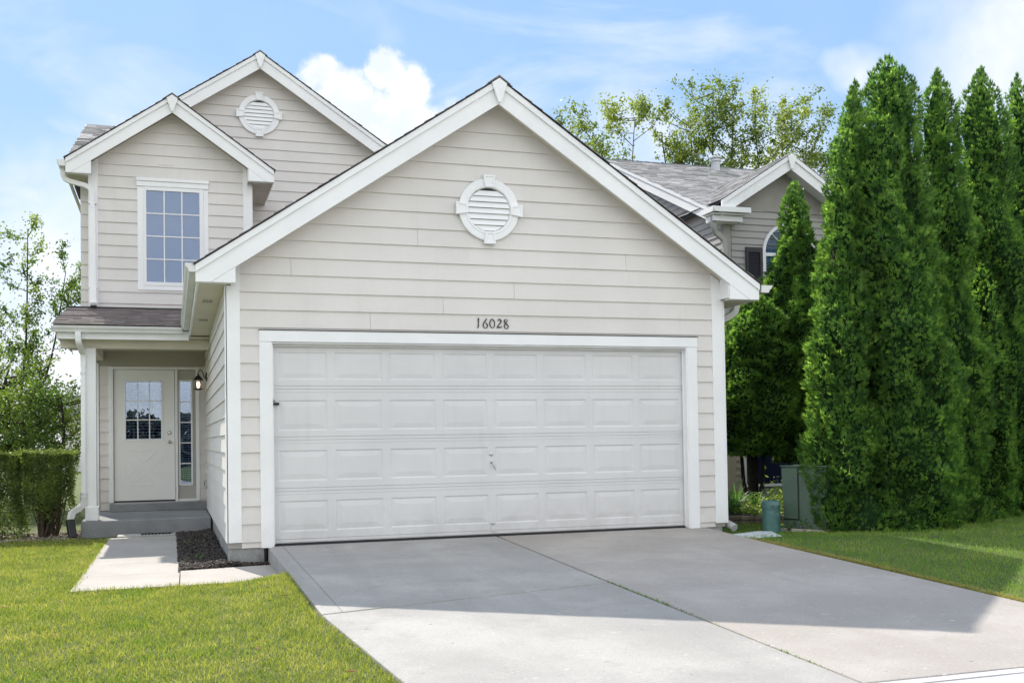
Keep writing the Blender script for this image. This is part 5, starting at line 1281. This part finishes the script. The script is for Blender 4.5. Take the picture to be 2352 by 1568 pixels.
def broadleaf(name, label, group, x, y, zg, spine, nleaf, leaf, m, seed, clump=.28, barkm=BARK, tr=.10, nshoots=60, spread=(1.6, 1.6), z0=2.0, z1=6.5, upr=.75):
    """trunk, rising limbs, shoots, leaves gathered in clumps along the shoots"""
    rg = np.random.default_rng(seed); T = thing(name, label, 'tree', (x, y, zg), group)
    parts = []; lp_, ld = [], []
    for tp in spine:   # main stems
        pts = smooth_path([(x, y, zg-.1)]+[tuple(p) for p in tp], 4); n_ = len(pts)
        parts.append(tube(pts, [tr*(1-.85*i/(n_-1)) for i in range(n_)], 8))
    for i in range(nshoots):
        st = spine[i % len(spine)]; pts = [Vector((x, y, zg))]+[Vector(p) for p in st]
        t = rg.uniform(.30, 1)*(len(pts)-1); a = min(int(t), len(pts)-2); p0 = pts[a].lerp(pts[a+1], t-a)
        an = rg.uniform(0, 6.28); ln = rg.uniform(.5, 1.0)
        dirv = Vector((math.cos(an)*spread[0], math.sin(an)*spread[1], 0))*ln
        e = p0+dirv+Vector((0, 0, upr*ln*max(spread)*rg.uniform(.5, 1.5)))
        e.z = min(e.z, z1+rg.uniform(-.5, .3)*clump*3)
        mid = p0.lerp(e, .5)+Vector((dirv.x*.12, dirv.y*.12, -.08*ln))
        pp = smooth_path([tuple(p0), tuple(mid), tuple(e)], 4)
        parts.append(tube(pp, [tr*.22*(1-.85*j/(len(pp)-1)) for j in range(len(pp))], 5, False))
        for q in pp[2:]:
            lp_.append(q)
        for _ in range(3):
            b = pp[rg.integers(3, len(pp)-1)]; e2 = b+Vector(rg.normal(size=3)*np.array([.5, .5, .3]))*clump*1.6+Vector((0, 0, clump*.9)); parts.append(tube([b, e2], [tr*.07, tr*.02], 4, False)); lp_ += [b.lerp(e2, .5), e2, e2]
    multi('trunk', parts, barkm, T, fix=False, smooth=True)
    L_ = np.array([tuple(v) for v in lp_]); L_ = L_[L_[:, 2] > z0]
    wgt = rg.random(len(L_))**1.5; wgt /= wgt.sum()
    idx = rg.choice(len(L_), nleaf, p=wgt)
    P_ = L_[idx]+rg.normal(0, 1, (nleaf, 3))*clump*np.array([.55, .55, .6])*rg.random((nleaf, 1))
    D = unit(rg.normal(size=(nleaf, 3))+np.array([0, 0, -.3]))
    V, F = leafcloud(P_, D, leaf*rg.uniform(.6, 1.3, nleaf), leaf*.62*rg.uniform(.6, 1.2, nleaf)); bigmesh('crown', V, F, m, T)
    return T
# left side, behind the hedge
broadleaf('slender_tree', 'slender light-leaved tree with a thin airy top rising beside the upstairs wall', 'trees on the left behind the hedge', -4.15, 13.5, -.25,
          [[(-4.2, 13.5, 1.2), (-4.0, 13.5, 3.2), (-3.95, 13.5, 5.8)], [(-4.0, 13.5, 1.4), (-3.5, 13.6, 3.0), (-3.2, 13.6, 4.9)], [(-4.4, 13.5, 1.3), (-4.7, 13.4, 2.8), (-4.9, 13.4, 4.2)]], 15000, .07, LEAFL, 61, clump=.20, tr=.05, nshoots=70, spread=(.95, .9), z0=1.0, z1=5.9, upr=.55, barkm=BARKD)
broadleaf('leafy_tree', 'dense dark green leafy tree directly above the hedge on the left', 'trees on the left behind the hedge', -4.5, 11.0, -.25,
          [[(-4.55, 11.0, .7), (-4.3, 11.0, 1.5), (-4.0, 11.0, 2.6)], [(-4.6, 11, .7), (-4.9, 11.0, 1.4), (-5.1, 11.0, 2.8)], [(-4.3, 11, .9), (-3.6, 11.1, 1.3), (-3.1, 11.2, 1.9)]], 10500, .08, LEAFL, 62, clump=.30, tr=.11, nshoots=90, spread=(1.0, 1.0), z0=.4, z1=3.4, upr=.35, barkm=BARKD)
broadleaf('leafy_tree', 'low leafy tree whose foliage meets the porch downspout', 'trees on the left behind the hedge', -3.0, 9.6, -.25,
          [[(-3.0, 9.6, .5), (-2.9, 9.6, 1.2), (-2.95, 9.6, 2.0)], [(-3.1, 9.6, .5), (-3.5, 9.6, 1.0), (-3.6, 9.6, 1.7)]], 5500, .06, LEAFL, 63, clump=.25, tr=.07, nshoots=46, spread=(.55, .6), z0=.1, z1=2.2, upr=.5, barkm=BARKD)
broadleaf('leafy_tree', 'leafy tree cut by the left edge of the picture', 'trees on the left behind the hedge', -6.4, 13.0, -.25,
          [[(-6.4, 13, 1.2), (-6.2, 13, 2.6), (-6.0, 13, 4.0)], [(-6.4, 13, 1.2), (-6.9, 13.2, 2.6), (-7.2, 13, 3.6)]], 12000, .08, LEAFL, 64, clump=.24, tr=.12, nshoots=50, spread=(1.1, 1.0), z0=.6, z1=4.2, upr=.5, barkm=BARKD)
# right side, behind the neighbour's roof
sp = lambda x, y, tips: [[(x+(tx-x)*.35, y, 4.5), (x+(tx-x)*.7, y, 8.0), (tx, y, tz)] for tx, tz in tips]
broadleaf('tall_tree', 'tall airy yellow-green tree behind the neighbour roof, nearest the garage peak', 'tall trees behind the neighbour house', 12.6, 20, -.3, sp(12.6, 20, [(11.2, 10.8), (12.4, 10.6), (13.6, 11.6)]), 10000, .11, LEAFR, 71, clump=.32, tr=.07, nshoots=80, spread=(1.1, 1.3), z0=7.5, z1=11.9, upr=1.0)
broadleaf('tall_tree', 'tallest airy yellow-green tree, directly above the round roof stack', 'tall trees behind the neighbour house', 16.3, 20.5, -.3, sp(16.3, 20.5, [(14.8, 11.3), (15.9, 12.0), (16.8, 13.0), (17.6, 12.2)]), 19000, .11, LEAFR, 72, clump=.34, tr=.085, nshoots=150, spread=(1.2, 1.4), z0=7.5, z1=12.8, upr=1.0)
broadleaf('tall_tree', 'broad airy yellow-green tree above the neighbour gable, next to the slim conifer', 'tall trees behind the neighbour house', 19.3, 20.2, -.3, sp(19.3, 20.2, [(18.2, 12.0), (19.3, 12.4), (20.3, 11.7), (20.9, 10.6)]), 19000, .11, LEAFR, 73, clump=.34, tr=.085, nshoots=150, spread=(1.2, 1.4), z0=7.5, z1=12.5, upr=.9)
# a distant house seen in the gap left of the porch
DH = thing('distant_house', 'small grey-roofed house far away in the gap left of the porch post', 'house', (-4.5, 45, 0))
box('wall', -6.2, -1.5, 45, 50, -.3, 2.45, SIDING, DH)
V, F = extr([(-6.5, 2.4), (-1.2, 2.4), (-1.6, 3.55), (-6.1, 3.55)], lambda p: (p[0], 44.8, p[1]), lambda p: (p[0]*.99, 50.2, p[1])); ob('roof', V, F, SHINGLE_L, DH)
box('ridge_board', -6.15, -1.55, 44.7, 44.8, 3.55, 3.66, TRIM, DH)
# neighbour driveway glimpsed under the trees at the far right
ob('neighbour_driveway', *extr([(13.0, 1.2), (20, 1.2), (20, -6.5), (15.0, -6.5)], lambda p: (p[0], p[1], gz(p[0], p[1])+.02), lambda p: (p[0], p[1], -.6)), WALK, kind='structure')

# trees and hedges on the far side of the street, seen only as reflections in the glass
k = 26000; X = rng.uniform(-32, 30, k); top = 2.6+1.5*fbm(X, X*0, .35, 4)+.5*fbm(X, X*0, 1.4, 5); Z = -.2+rng.random(k)**.8*np.maximum(top, .8)
Bp = np.stack([X, -34+rng.normal(0, .8, k), Z], -1); D = unit(rng.normal(size=(k, 3)))
V, F = leafcloud(Bp, D, rng.uniform(.25, .5, k), rng.uniform(.2, .35, k)); bigmesh('treeline', V, F, mat('far_foliage', (.030, .038, .028), .9, .3, .6, island=.5), kind='stuff')
